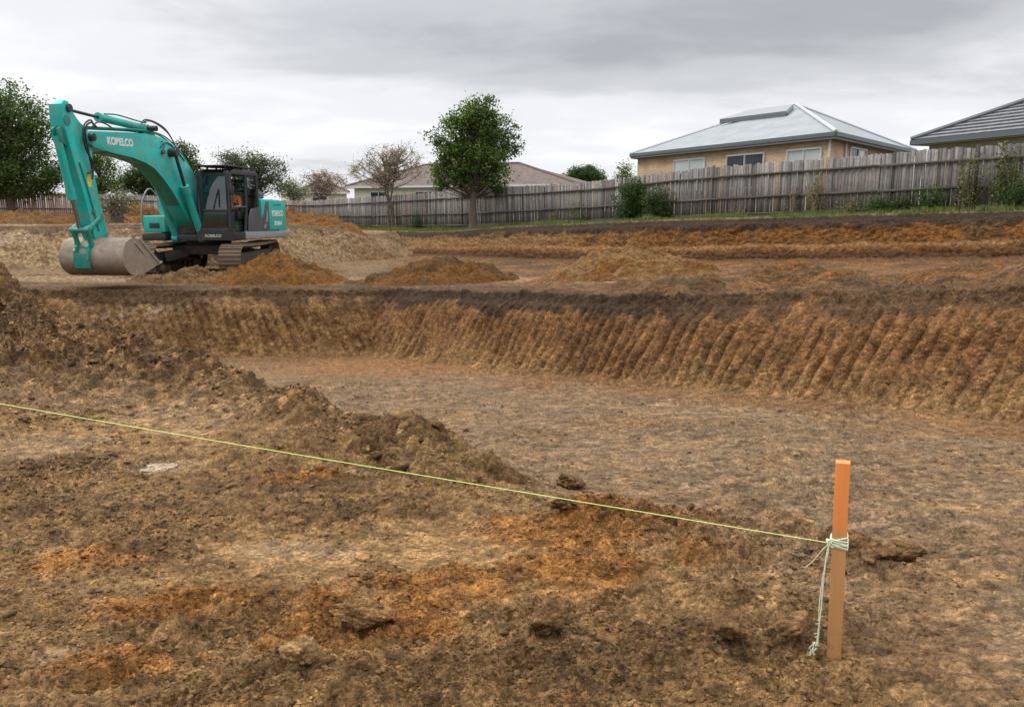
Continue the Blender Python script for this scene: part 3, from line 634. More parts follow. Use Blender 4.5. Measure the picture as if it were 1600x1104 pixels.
# ------------------------------------------------------------ generic solid helpers (bmesh)
class B:
    def __init__(s): s.bm = bmesh.new()
    def box(s, c, d, rot=None, bev=0.0):
        r = bmesh.ops.create_cube(s.bm, size=1.0); vs = r['verts']
        Mx = Matrix.Translation(c) @ (rot.to_4x4() if rot else Matrix.Identity(4)) @ Matrix.Diagonal((*d, 1))
        bmesh.ops.transform(s.bm, matrix=Mx, verts=vs)
        if bev:
            es = list({e for v in vs for e in v.link_edges}); bmesh.ops.bevel(s.bm, geom=es, offset=bev, segments=2, affect='EDGES', profile=.6)
        return s
    def cyl(s, p, q, r, r2=None, seg=16, caps=True):
        p, q = Vector(p), Vector(q); d = q-p; l = d.length
        g = bmesh.ops.create_cone(s.bm, cap_ends=caps, segments=seg, radius1=r, radius2=r if r2 is None else r2, depth=l)
        rot = d.to_track_quat('Z', 'Y').to_matrix().to_4x4()
        bmesh.ops.transform(s.bm, matrix=Matrix.Translation((p+q)/2) @ rot, verts=g['verts']); return s
    def tube(s, pts, r, seg=8, radii=None):
        pts = [Vector(p) for p in pts]; rings = []
        up = Vector((0.13, 0.21, 1)).normalized()
        for i, p in enumerate(pts):
            t = (pts[min(i+1, len(pts)-1)]-pts[max(i-1, 0)]).normalized()
            a = t.cross(up)
            if a.length < .05: a = t.cross(Vector((1, 0, 0)))
            a.normalize(); b = t.cross(a); rr = radii[i] if radii else r
            rings.append([s.bm.verts.new(p+(a*math.cos(k*2*math.pi/seg)+b*math.sin(k*2*math.pi/seg))*rr) for k in range(seg)])
        for i in range(len(rings)-1):
            for k in range(seg): s.bm.faces.new((rings[i][k], rings[i][(k+1) % seg], rings[i+1][(k+1) % seg], rings[i+1][k]))
        s.bm.faces.new(rings[0][::-1]); s.bm.faces.new(rings[-1]); return s
    def prism(s, prof, y0, y1, bev=0.0, axis='y'):
        """closed outline (x, z) extruded along y"""
        mk = (lambda a, b, t: (a, t, b)) if axis == 'y' else ((lambda a, b, t: (t, a, b)) if axis == 'x' else (lambda a, b, t: (a, b, t)))
        A = [s.bm.verts.new(mk(a, b, y0)) for a, b in prof]; Bv = [s.bm.verts.new(mk(a, b, y1)) for a, b in prof]
        n = len(prof); fs = [s.bm.faces.new(A), s.bm.faces.new(Bv[::-1])]
        for i in range(n): fs.append(s.bm.faces.new((A[(i+1) % n], A[i], Bv[i], Bv[(i+1) % n])))
        if bev:
            es = [e for e in fs[0].edges]+[e for e in fs[1].edges]
            bmesh.ops.bevel(s.bm, geom=es, offset=bev, segments=2, affect='EDGES', profile=.6)
        return s
    def poly(s, pts, sharp=True):
        s.bm.faces.new([s.bm.verts.new(p) for p in pts]); return s
    def mk(s, name, m, parent=None, smooth=True):
        bmesh.ops.recalc_face_normals(s.bm, faces=s.bm.faces)
        me = bpy.data.meshes.new(name); s.bm.to_mesh(me); s.bm.free()
        if smooth:
            for p in me.polygons: p.use_smooth = True
            me.set_sharp_from_angle(angle=math.radians(35))
        return link(name, me, m, parent)
def curve(pts, n=40):
    """Catmull-Rom through points"""
    P = [np.array(p, float) for p in pts]; P = [2*P[0]-P[1]]+P+[2*P[-1]-P[-2]]; out = []
    seg = len(P)-3
    for i in range(seg):
        for t in np.linspace(0, 1, max(2, n//seg), endpoint=False):
            a, b, c, d = P[i:i+4]; out.append(tuple(.5*((2*b)+(-a+c)*t+(2*a-5*b+4*c-d)*t*t+(-a+3*b-3*c+d)*t**3)))
    out.append(tuple(P[-2])); return out
def text_mesh(name, txt, size, m, parent, loc, rot, weight=.0, squeeze=1.0):
    cu = bpy.data.curves.new(name, 'FONT'); cu.body = txt; cu.size = size; cu.extrude = .004; cu.offset = weight; cu.align_x = 'CENTER'; cu.align_y = 'CENTER'
    t = bpy.data.objects.new('tmp', cu); COL.objects.link(t); dg = bpy.context.evaluated_depsgraph_get()
    me = bpy.data.meshes.new_from_object(t.evaluated_get(dg)); me.name = name; bpy.data.objects.remove(t); bpy.data.curves.remove(cu)
    for v in me.vertices: v.co.x *= squeeze
    me.materials.clear()
    o = link(name, me, m, parent); o.location = loc; o.rotation_euler = rot; return o

# ------------------------------------------------------------ excavator
EH = math.radians(-96.5)
EX = empty('excavator', (-8.95, 24.0, -1.80+CZ), EH)
tag(EX, 'teal tracked excavator with a black cab and wide mud bucket working on the bench', 'excavator')
def excavator():
    R = EX
    # ---- undercarriage: turned a little from the upper body
    UA = math.radians(-88)-EH
    ca, sa = math.cos(UA), math.sin(UA)
    def U(x, y, z): return (x*ca-(y)*sa+.0, x*sa+(y)*ca+.06, z)
    rotU = Matrix.Rotation(UA, 3, 'Z')
    for sgn in (1, -1):
        yc = 1.16*sgn; Lh = 1.75; rr = .40; zc = .46
        tr = B()
        # loop of shoes
        per = []; total = 4*Lh+2*math.pi*rr; ns = 46
        for i in range(ns):
            d = i*total/ns
            if d < 2*Lh: p = (-Lh+d, zc+rr-.03*math.sin(math.pi*d/(2*Lh))); a = 0
            elif d < 2*Lh+math.pi*rr: t = (d-2*Lh)/rr; p = (Lh+rr*math.sin(t), zc+rr*math.cos(t)); a = -t
            elif d < 4*Lh+math.pi*rr: p = (Lh-(d-2*Lh-math.pi*rr), zc-rr); a = math.pi
            else: t = (d-4*Lh-math.pi*rr)/rr; p = (-Lh-rr*math.sin(t), zc-rr*math.cos(t)); a = math.pi-t
            rot = rotU @ Matrix.Rotation(-a, 3, 'Y')
            c = Vector(U(p[0], yc, p[1])); nrm = rot @ Vector((0, 0, 1)); tx = rot @ Vector((1, 0, 0))
            tr.box(c, (.205, .60, .035), rot, .006)
            tr.box(c+nrm*.03+tx*.06, (.025, .60, .045), rot); tr.box(c+nrm*.025-tx*.04, (.02, .60, .032), rot)
            tr.box(c-nrm*.05, (.17, .16, .07), rot)
        tr.mk('track_chain', M_TRACK, R)
        fr = B(); fr.box(U(0, yc, zc+.02), (3.0, .30, .34), rotU, .03); fr.box(U(0, yc, zc-.20), (3.1, .20, .12), rotU, .02)
        fr.mk('track_frame', M_DARKM, R)
        for xx in (-1.2, -.8, -.4, 0, .4, .8, 1.2):
            w = B(); w.cyl(U(xx, yc-.2, .20), U(xx, yc+.2, .20), .12, seg=18); w.mk('track_roller', M_TRACK, R)
        for xx, nm in ((1.75, 'idler_wheel'), (-1.75, 'drive_sprocket')):
            w = B(); w.cyl(U(xx, yc-.14, zc), U(xx, yc+.14, zc), .35, seg=24); w.cyl(U(xx, yc-.2, zc), U(xx, yc+.24, zc), .16, seg=20); w.mk(nm, M_DARKM, R)
    x = B(); x.prism([(-.75,-.75),(.75,-.75),(.85,0),(.75,.75),(-.75,.75),(-.85,0)], .58, .84, .03, 'z')
    for sx in (1, -1):
        for sy in (1, -1):
            a = Vector(U(sx*.45, sy*.45, .68)); b = Vector(U(sx*1.0, sy*1.0, .52)); d = b-a
            x.box((a+b)/2, (d.length+.15, .34, .26), d.to_track_quat('X', 'Z').to_matrix(), .03)
    x.mk('undercarriage_frame', M_DARKM, R)
    s = B(); s.cyl((0, 0, .82), (0, 0, 1.02), .62, seg=40); s.mk('slew_ring', M_DARKM, R)
    # ---- upper body
    b = B(); b.prism([(-2.45,-1.32),(1.0,-1.32),(1.02,-.35),(1.25,-.30),(1.25,.25),(1.0,.30),(1.0,1.30),(-2.45,1.30),(-2.72,.7),(-2.78,0),(-2.72,-.7)], .98, 1.16, .02, 'z')
    b.mk('slew_platform', M_BLACK, R)
    # counterweight, rounded at the back
    cw = [(-1.95,-1.36),(-2.5,-1.36),(-2.68,-1.25),(-2.78,-.9),(-2.82,0),(-2.78,.9),(-2.68,1.25),(-2.5,1.36),(-1.95,1.36)]
    b = B(); b.prism(cw, 1.0, 2.12, .07, 'z'); cwo = b.mk('counterweight', M_TEAL, R)
    # engine and side covers
    b = B(); b.prism([(-1.93,-1.33),(-.75,-1.33),(-.75,-.40),(-.72,1.33),(-1.93,1.33)], 1.17, 2.16, .06, 'z'); b.mk('engine_cover', M_TEAL, R)
    b = B(); b.box((-1.35, .2, 2.28), (1.05, 1.5, .22), None, .07); b.box((-1.15, .75, 2.33), (.7, .5, .26), None, .09); b.mk('engine_hood', M_GREY, R)
    b = B(); b.cyl((-1.5, -.7, 2.3), (-1.5, -.7, 2.72), .07); b.mk('exhaust_pipe', M_DARKM, R)
    # side door panel (right-hand edge seen from the camera) with slots
    b = B(); b.box((-1.83, 1.352, 1.68), (1.22, .03, .88), None, .012); d = b.mk('side_door', M_TEAL, R)
    b = B()
    b.bm.free()
    for i in range(5):
        b = B(); b.box((-2.1+.13*i, 1.369, 1.99), (.07, .012, .03)); b.mk('vent_slot', M_BLACK, d)
    text_mesh('lettering', 'KOBELCO', .24, M_WHITE, d, (-1.86, 1.370, 1.72), (math.radians(90), 0, math.radians(180)), .006, .82)
    text_mesh('lettering', 'SK200-8', .17, M_WHITE, d, (-1.86, 1.370, 1.42), (math.radians(90), 0, math.radians(180)), .005, 1.0)
    # dark grey panel between cab and side door, with its light numeral stripe
    b = B(); b.prism([(-1.18,1.20),(-.45,1.20),(-.62,1.52),(-.90,1.72),(-1.05,2.08),(-1.18,2.12)], 1.335, 1.365, .01); g = b.mk('side_panel', M_GREY, R)
    b = B()
    b.prism([(-.95,1.30),(-.80,1.30),(-.86,1.42),(-.97,1.42)], 1.366, 1.370); b.prism([(-1.05,1.48),(-.93,1.48),(-1.0,1.62),(-1.03,1.80),(-1.11,1.80),(-1.12,1.6)], 1.366, 1.370)
    b.mk('panel_marking', M_SILV, g)
    # grey bumper rail along the left side
    b = B(); b.prism([(-2.72,1.0),(.55,1.0),(.55,1.21),(-2.74,1.17)], 1.20, 1.40, .035); b.mk('side_rail', M_SILV, R)
    # boxes on the machine's right
    b = B(); b.box((.78, -1.02, 1.44), (.80, .66, .46), None, .05); b.mk('tool_box', M_TEAL, R)
    b = B(); b.box((.80, -1.02, 1.08), (.86, .70, .20), None, .03); b.mk('box_step', M_BLACK, R)
    b = B(); b.box((1.19, -1.0, 1.40), (.012, .30, .14), None, .004); b.mk('step_plate', M_BLACK, R)
    b = B(); b.box((-.15, -.92, 1.68), (1.05, .78, 1.04), None, .08); b.mk('fuel_tank', M_TEAL, R)
    b = B(); b.tube(curve([(1.12,-1.32,1.18),(1.20,-1.36,1.6),(1.12,-1.34,2.1),(.85,-1.30,2.42),(.55,-1.28,2.3),(.40,-1.26,1.9)], 24), .017); b.mk('handrail', M_SILV, R)
    # ---- cab
    y0, y1, x0, x1 = .36, 1.31, -.62, 1.28; zb, zt = 1.12, 2.90
    cab = B(); w = .075
    cab.box(((x0+x1)/2, (y0+y1)/2, zb+.03), (x1-x0, y1-y0, .10), None, .02)
    cab.prism([(x0,2.80),(1.16,2.80),(1.10,2.90),(.9,2.955),(x0+.12,2.955),(x0,2.90)], y0, y1, .035)
    for yy in (y0+w/2, y1-w/2):
        cab.tube([(1.24,yy,1.15),(1.26,yy,1.6),(1.23,yy,2.2),(1.12,yy,2.84)], .055, 8)
        cab.tube([(x0+.05,yy,1.15),(x0+.05,yy,2.85)], .06, 8)
    cab.tube([(.30,y1-.045,1.18),(.16,y1-.045,1.9),(.13,y1-.045,2.85)], .05, 8)      # door pillar
    cab.box((1.255, (y0+y1)/2, 1.80), (.05, y1-y0-.06, .09), None, .01)              # front sill between the two panes
    cab.box((1.25, (y0+y1)/2, 1.24), (.06, y1-y0-.04, .20), None, .015)
    cab.box((1.15, (y0+y1)/2, 2.76), (.07, y1-y0-.06, .16), None, .02)
    cab.box((1.255, y0+.11, 2.3), (.04, .14, 1.05), None, .01)
    cab.box((1.215, y1-.10, 2.3), (.04, .14, 1.05), None, .01)
    cab.box((x0+.03, (y0+y1)/2, 1.65), (.05, y1-y0-.06, 1.0), None, .01)              # back wall below the rear window
    cab.box((-.28, y1-.03, 1.45), (.60, .04, .62), None, .01)                          # lower side skin behind the door
    cab.box((.33, y0+.02, 1.5), (1.8, .03, .7), None, .01)
    cabo = cab.mk('cab', M_BLACK, R)
    b = B(); b.prism([(.62,1.0),(1.34,1.0),(1.34,1.24),(.62,1.22)], .30, 1.42, .04); fp = b.mk('front_plate', M_BLACK, cabo)
    text_mesh('lettering', 'KOBELCO', .105, mat('cream_decal', (.55, .52, .35), rough=.6), fp, (1.345, .80, 1.12), (math.radians(90), 0, math.radians(90)), .002, 1.0)
    b = B(); b.box((1.262, (y0+y1)/2, 2.28), (.008, y1-y0-.2, .92)); b.mk('windscreen', M_GLASS, cabo)
    b = B(); b.box((1.275, (y0+y1)/2, 1.55), (.008, y1-y0-.2, .42)); b.mk('lower_windscreen', M_GLASS, cabo)
    b = B(); b.box((-.24, y1-.02, 2.28), (.62, .008, .95)); b.mk('rear_side_window', M_GLASS, cabo)
    b = B(); b.box((.33, y0+.01, 2.28), (1.7, .008, .95)); b.mk('right_side_window', M_GLASS, cabo)
    b = B(); b.box((x0+.03, (y0+y1)/2, 2.45), (.008, y1-y0-.2, .6)); b.mk('rear_window', M_GLASS, cabo)
    # door: slid half open, only its lower frame and grab rail show
    b = B(); b.tube([(.28,y1+.0,1.92),(.95,y1+.0,1.92),(1.18,y1,1.9)], .02); b.mk('door_rail', M_GREY, cabo)
    b = B(); b.tube([(.30,y1,1.22),(.6,y1,1.18),(1.1,y1,1.18),(1.2,y1,1.3)], .03); b.mk('door_sill', M_GREY, cabo)
    b = B(); b.prism([(-.62,1.18),(.26,1.18),(.20,1.60),(.05,1.85),(-.35,1.90),(-.62,1.90)], 1.325, 1.345, .006); b.mk('door_panel', M_GREY, cabo)
    # roof guard / sun visor
    b = B(); b.box((.75, .83, 3.03), (1.20, 1.02, .035), None, .01); b.box((-.25, .83, 3.04), (.70, .8, .03), None, .01)
    for xx in (-.5, .2, .75, 1.2):
        for yy in (.45, 1.2): b.box((xx, yy, 2.985), (.04, .04, .09))
    b.mk('roof_guard', M_DARKM, cabo)
    for yy in (.45, 1.21):
        b = B(); b.cyl((1.14, yy, 2.86), (1.23, yy, 2.85), .06, seg=16); b.mk('work_lamp', M_GREY, cabo)
    b = B(); b.tube([(1.22,1.33,2.72),(1.38,1.40,2.7),(1.40,1.42,2.4)], .012); b.box((1.40, 1.43, 2.35), (.03, .16, .26), None, .01); b.mk('wing_mirror', M_BLACK, cabo)
    b = B(); b.tube(curve([(1.18,1.36,1.3),(1.24,1.40,1.8),(1.22,1.38,2.2)], 10), .014); b.mk('grab_rail', M_BLACK, cabo)
    b = B(); b.tube([(1.29, .82, 1.85), (1.285, .98, 2.35)], .010); b.box((1.29, 1.0, 2.15), (.012, .02, .5)); b.mk('wiper', M_BLACK, cabo)
    # seat and controls
    b = B(); b.box((.10, .82, 1.62), (.52, .50, .14), None, .05); b.box((-.18, .82, 2.0), (.14, .48, .70), Matrix.Rotation(-.12, 3, 'Y'), .06); b.box((.1, .82, 1.4), (.4, .4, .35), None, .03); b.mk('seat', M_SEAT, cabo)
    for yy in (.55, 1.10):
        b = B(); b.box((.30, yy, 1.68), (.35, .14, .22), None, .03); b.tube([(.45,yy,1.78),(.50,yy,1.98)], .018); b.cyl((.50,yy,1.95), (.51,yy,2.05), .03, seg=10); b.mk('control_lever', M_BLACK, cabo)
    # ---- boom
    top = [(.42,1.75),(.66,2.38),(.90,2.68),(1.17,2.96),(1.6,3.30),(2.12,3.57),(2.62,3.68),(3.29,3.70),(4.07,3.66),(4.79,3.61),(5.53,3.56),(5.68,3.51),(5.73,3.41)]
    bot = [(5.66,3.30),(5.38,3.20),(4.71,3.13),(3.99,3.08),(3.38,3.0),(2.99,2.87),(2.6,2.61),(2.2,2.30),(1.87,1.97),(1.5,1.58),(1.15,1.36),(.75,1.28),(.45,1.28),(.32,1.42)]
    b = B(); b.prism(top+bot, -.27, .19, .018); boom = b.mk('boom', M_TEAL, R)
    b = B()                                                              # thin underside plate in a darker teal
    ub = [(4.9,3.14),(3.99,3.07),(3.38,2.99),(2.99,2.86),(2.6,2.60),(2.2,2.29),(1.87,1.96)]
    b.prism(ub+[(x_-.01, z_-.015) for x_, z_ in ub[::-1]], -.235, .155); b.mk('boom_underside_plate', M_TEALD, boom)
    text_mesh('lettering', 'KOBELCO', .235, M_WHITE, boom, (4.42, .1915, 3.40), (math.radians(90), math.radians(-1.5), math.radians(180)), .010, .98)
    for (px, pz, r_) in ((5.56, 3.42, .09), (2.24, 3.31, .11), (2.95, 3.86, .07)):
        b = B(); b.cyl((px, -.36, pz), (px, .29, pz), r_, seg=20); b.cyl((px, -.38, pz), (px, .31, pz), r_*.45, seg=12); b.mk('pivot_pin', M_BLACK, boom)
    b = B(); b.prism([(2.60,3.64),(3.2,3.67),(3.07,3.90),(2.93,3.97),(2.80,3.92)], -.14, -.10, .008); b.prism([(2.60,3.64),(3.2,3.67),(3.07,3.90),(2.93,3.97),(2.80,3.92)], .02, .06, .008); b.mk('cylinder_bracket', M_TEAL, boom)
    b = B(); b.prism([(.30,1.2),(.62,1.2),(.70,1.7),(.45,1.85),(.30,1.6)], -.36, -.30, .01); b.mk('boom_foot_bracket', M_TEALD, R)
    b = B(); b.prism([(.30,1.2),(.62,1.2),(.70,1.7),(.45,1.85),(.30,1.6)], .22, .28, .01); b.mk('boom_foot_bracket', M_TEALD, R)
    b = B(); b.cyl((2.62, .20, 3.30), (2.62, .27, 3.30), .055, seg=14); b.tube(curve([(2.62,.22,3.34),(2.60,.25,3.43),(2.58,.25,3.52),(2.62,.2,3.58)], 8), .016); b.mk('boom_light', M_GREY, boom)
    # hydraulic lines on the boom back
    b = B()
    for k, yy in enumerate((-.16, -.06, .06, .13)):
        pts = [(x_, yy, z_+.055+.01*k) for x_, z_ in top[:11]]; b.tube(curve(pts, 50), .020, 6)
    b.mk('hydraulic_pipe', M_TEALD, boom)
    b = B()
    b.tube(curve([(1.75,.12,3.48),(2.1,.13,3.80),(2.6,.14,3.98),(3.0,.12,4.04),(3.25,.08,3.97)], 16), .018, 6); b.tube(curve([(1.5,.05,3.35),(2.0,.05,3.86),(2.5,.05,4.04),(2.95,.02,4.08),(3.15,0,3.98)], 16), .018, 6)
    b.mk('hydraulic_hose', M_RUBBER, boom); b = B()
    b.tube(curve([(5.2,.14,3.66),(5.5,.20,3.74),(5.74,.21,3.55),(5.66,.20,3.0),(5.60,.19,2.70),(5.75,.18,2.62)], 30), .021, 6); b.mk('hydraulic_hose', M_RUBBER, boom); b = B()
    b.tube(curve([(5.2,.08,3.68),(5.45,.16,3.80),(5.80,.22,3.62),(5.78,.2,3.2),(5.56,.2,2.85),(5.62,.19,2.50)], 30), .021, 6)
    b.mk('hydraulic_hose', M_RUBBER, boom); b = B(); b.tube(curve([(4.5,.13,3.68),(4.9,.15,3.78),(5.2,.16,3.78),(5.45,.2,3.66)], 14), .018, 6)
    b.mk('hydraulic_hose', M_RUBBER, boom); b = B(); b.tube(curve([(2.7,.20,3.40),(2.4,.21,3.56),(2.0,.20,3.46),(1.5,.20,3.15)], 14), .012, 6)
    b.mk('hydraulic_hose', M_RUBBER, boom)
    # boom lift cylinders
    for yy in (.34, -.42):
        b = B(); b.cyl((1.10, yy, 1.08), (1.84, yy, 2.43), .098, seg=20); b.cyl((1.75, yy, 2.27), (1.86, yy, 2.47), .115, seg=20); b.cyl((1.1, yy-.08, 1.06), (1.1, yy+.08, 1.06), .12); lc = b.mk('lift_cylinder', M_TEAL, R)
        b = B(); b.cyl((1.84, yy, 2.43), (2.24, yy, 3.31), .045, seg=14); b.cyl((2.24, yy-.07, 3.31), (2.24, yy+.07, 3.31), .10); b.mk('piston_rod', M_BLACK if yy > 0 else M_CHROME, lc)
    b = B(); b.tube(curve([(.75,-.30,1.55),(1.1,-.34,1.5),(1.35,-.3,1.75),(1.42,-.28,2.0)], 14), .022, 6); b.tube(curve([(.7,.25,1.5),(1.0,.24,1.35),(1.22,.25,1.55)], 12), .022, 6); b.tube(curve([(.6,.0,1.2),(1.0,.05,1.15),(1.2,.1,1.3)], 12), .03, 6); b.mk('foot_hose', M_RUBBER, R)
    b = B(); b.box((.95, -.05, 1.30), (.50, .5, .26), None, .03); b.box((1.12, .12, 1.52), (.2, .2, .2), None, .02); b.mk('valve_block', M_DARKM, R)
    # ---- arm
    arm_p = [(6.05,4.02),(6.10,4.12),(6.22,4.13),(6.33,4.04),(6.34,3.8),(6.27,3.5),(6.15,3.1),(5.99,2.6),(5.84,2.15),(5.72,1.7),(5.62,1.3),(5.52,1.02),(5.3,.97),(5.13,1.08),(5.13,1.4),(5.21,1.75),(5.33,2.2),(5.45,2.75),(5.42,3.08),(5.37,3.33),(5.41,3.53),(5.58,3.62),(5.80,3.72),(5.97,3.88)]
    b = B(); b.prism(arm_p, -.185, .115, .016); arm = b.mk('arm', M_TEAL, R)
    b = B(); b.cyl((6.12, -.24, 3.98), (6.12, .17, 3.98), .085, seg=18); b.mk('head_pin', M_BLACK, arm)
    b = B(); b.cyl((6.20, -.20, 3.72), (6.20, .13, 3.72), .11, seg=20); b.prism([(6.22,3.62),(6.44,3.52),(6.40,3.28),(6.14,3.15)], -.12, -.07, .006); b.prism([(6.22,3.62),(6.44,3.52),(6.40,3.28),(6.14,3.15)], .01, .06, .006); b.mk('arm_head_bracket', M_TEALD, arm)
    b = B(); b.prism([(5.62+.075*math.cos(t*.524), 2.47+.15*math.sin(t*.524)) for t in range(12)], .116, .121); b.mk('oval_sticker', M_YELL, arm)
    b = B(); b.tube(curve([(5.92,.13,2.85),(5.72,.13,2.3),(5.55,.13,1.75),(5.45,.14,1.35)], 20), .015, 6); b.box((5.57, .125, 1.78), (.10, .03, .07)); b.mk('arm_pipe', M_TEALD, arm)
    b = B(); b.cyl((4.82,-.04,3.93), (2.97,-.04,3.87), .092, seg=20); b.cyl((4.86,-.04,3.93), (4.72,-.04,3.927), .108, seg=20); b.cyl((3.05,-.04,3.87), (2.9,-.04,3.87), .105, seg=16); ac = b.mk('arm_cylinder', M_TEAL, R)
    b = B(); b.cyl((6.10,-.04,3.98), (4.82,-.04,3.93), .036, seg=14); b.mk('piston_rod', M_BLACK, ac)
    b = B(); b.tube(curve([(4.70,.03,4.02),(4.2,.04,4.05),(3.5,.04,4.01),(3.0,.04,3.99)], 16), .02, 6); b.mk('cylinder_pipe', M_TEALD, ac)
    bc0, bc1, bc2 = (6.36,-.035,3.38), (6.06,-.035,2.08), (5.88,-.035,1.38)
    b = B(); b.cyl(bc0, bc1, .085, seg=20); v = (Vector(bc1)-Vector(bc0)).normalized(); b.cyl(Vector(bc1)-v*.2, Vector(bc1)+v*.03, .10, seg=20); b.tube(curve([(6.42,.05,3.1),(6.32,.06,2.7),(6.20,.05,2.25)], 10), .016, 6); bcy = b.mk('bucket_cylinder', M_TEAL, R)
    b = B(); b.cyl(bc1, bc2, .042, seg=14); b.mk('piston_rod', M_CHROME, bcy)
    # ---- linkage and quick hitch
    b = B()
    for yy in (-.20, .13):
        b.tube([(5.88,yy,1.38),(5.62,yy,1.52),(5.37,yy,1.66)], .055, 8, [.075,.05,.07]); b.tube([(5.88,yy,1.38),(5.80,yy,1.18),(5.74,yy,.98)], .055, 8, [.075,.05,.07]); b.tube([(5.26,yy,1.14),(5.33,yy,1.0),(5.40,yy,.90)], .06, 8)
    for (px, pz) in ((5.88,1.38),(5.37,1.66),(5.74,.98),(5.40,.90),(5.26,1.14)):
        b.cyl((px,-.26,pz), (px,.19,pz), .062, seg=16)
    b.mk('bucket_link', M_TEALD, R)
    b = B()
    for yy in (-.17, .10):
        b.prism([(5.30,1.00),(5.50,.86),(5.66,.90),(5.76,1.08),(5.90,1.02),(5.93,.74),(5.88,.50),(5.60,.50),(5.28,.80)], yy-.02, yy+.02, .008)
    b.box((5.62, -.035, .80), (.30, .26, .26), Matrix.Rotation(.5, 3, 'Y'), .03); b.box((5.90, -.035, .70), (.07, .36, .34), Matrix.Rotation(.06, 3, 'Y'), .015); b.mk('quick_hitch', M_TEALD, R)
    # ---- wide mud bucket
    shell = curve([(5.20,1.17),(5.45,1.20),(5.72,1.08),(5.86,.82),(5.82,.58),(5.62,.40),(5.35,.335),(5.0,.38),(4.38,.555)], 40)
    th = .025; inner = []
    for i, (a, c) in enumerate(shell):
        p0 = np.array(shell[max(i-1, 0)]); p1 = np.array(shell[min(i+1, len(shell)-1)]); t = (p1-p0)/np.linalg.norm(p1-p0); n_ = np.array([-t[1], t[0]])
        ctr = np.array([5.3, .78]); q = np.array([a, c]); n_ = n_ if np.dot(n_, ctr-q) > 0 else -n_; inner.append(tuple(q+n_*th))
    yb0, yb1 = -.60, .90
    b = B(); b.prism(shell+inner[::-1], yb0, yb1); b.mk('bucket_shell', M_STEEL, R)
    for yy in (yb0-.015, yb1+.001):
        b = B(); side = [p_ for p_ in shell]; b.prism(side+[(4.80,.88)], yy, yy+.022, .004)
        b.box((4.78, yy+.012, .87), (1.02, .05, .07), Matrix.Rotation(-.66, 3, 'Y')); b.box((5.2, yy+.014, .97), (.05, .05, .42), Matrix.Rotation(.9, 3, 'Y')); b.mk('bucket_side', M_STEEL, R)
    b = B(); b.box((4.36, (yb0+yb1)/2, .56), (.20, yb1-yb0+.06, .035), Matrix.Rotation(.27, 3, 'Y')); b.mk('cutting_edge', M_STEEL, R)
    b = B()
    for yy in (-.20, .13): b.prism([(5.18,1.16),(5.16,1.30),(5.6,1.16),(5.93,.93),(5.96,.72),(5.88,.70),(5.87,.86),(5.74,1.08),(5.45,1.20)], yy-.018, yy+.018, .004)
    b.mk('bucket_ear', M_TEALD, R)
excavator()

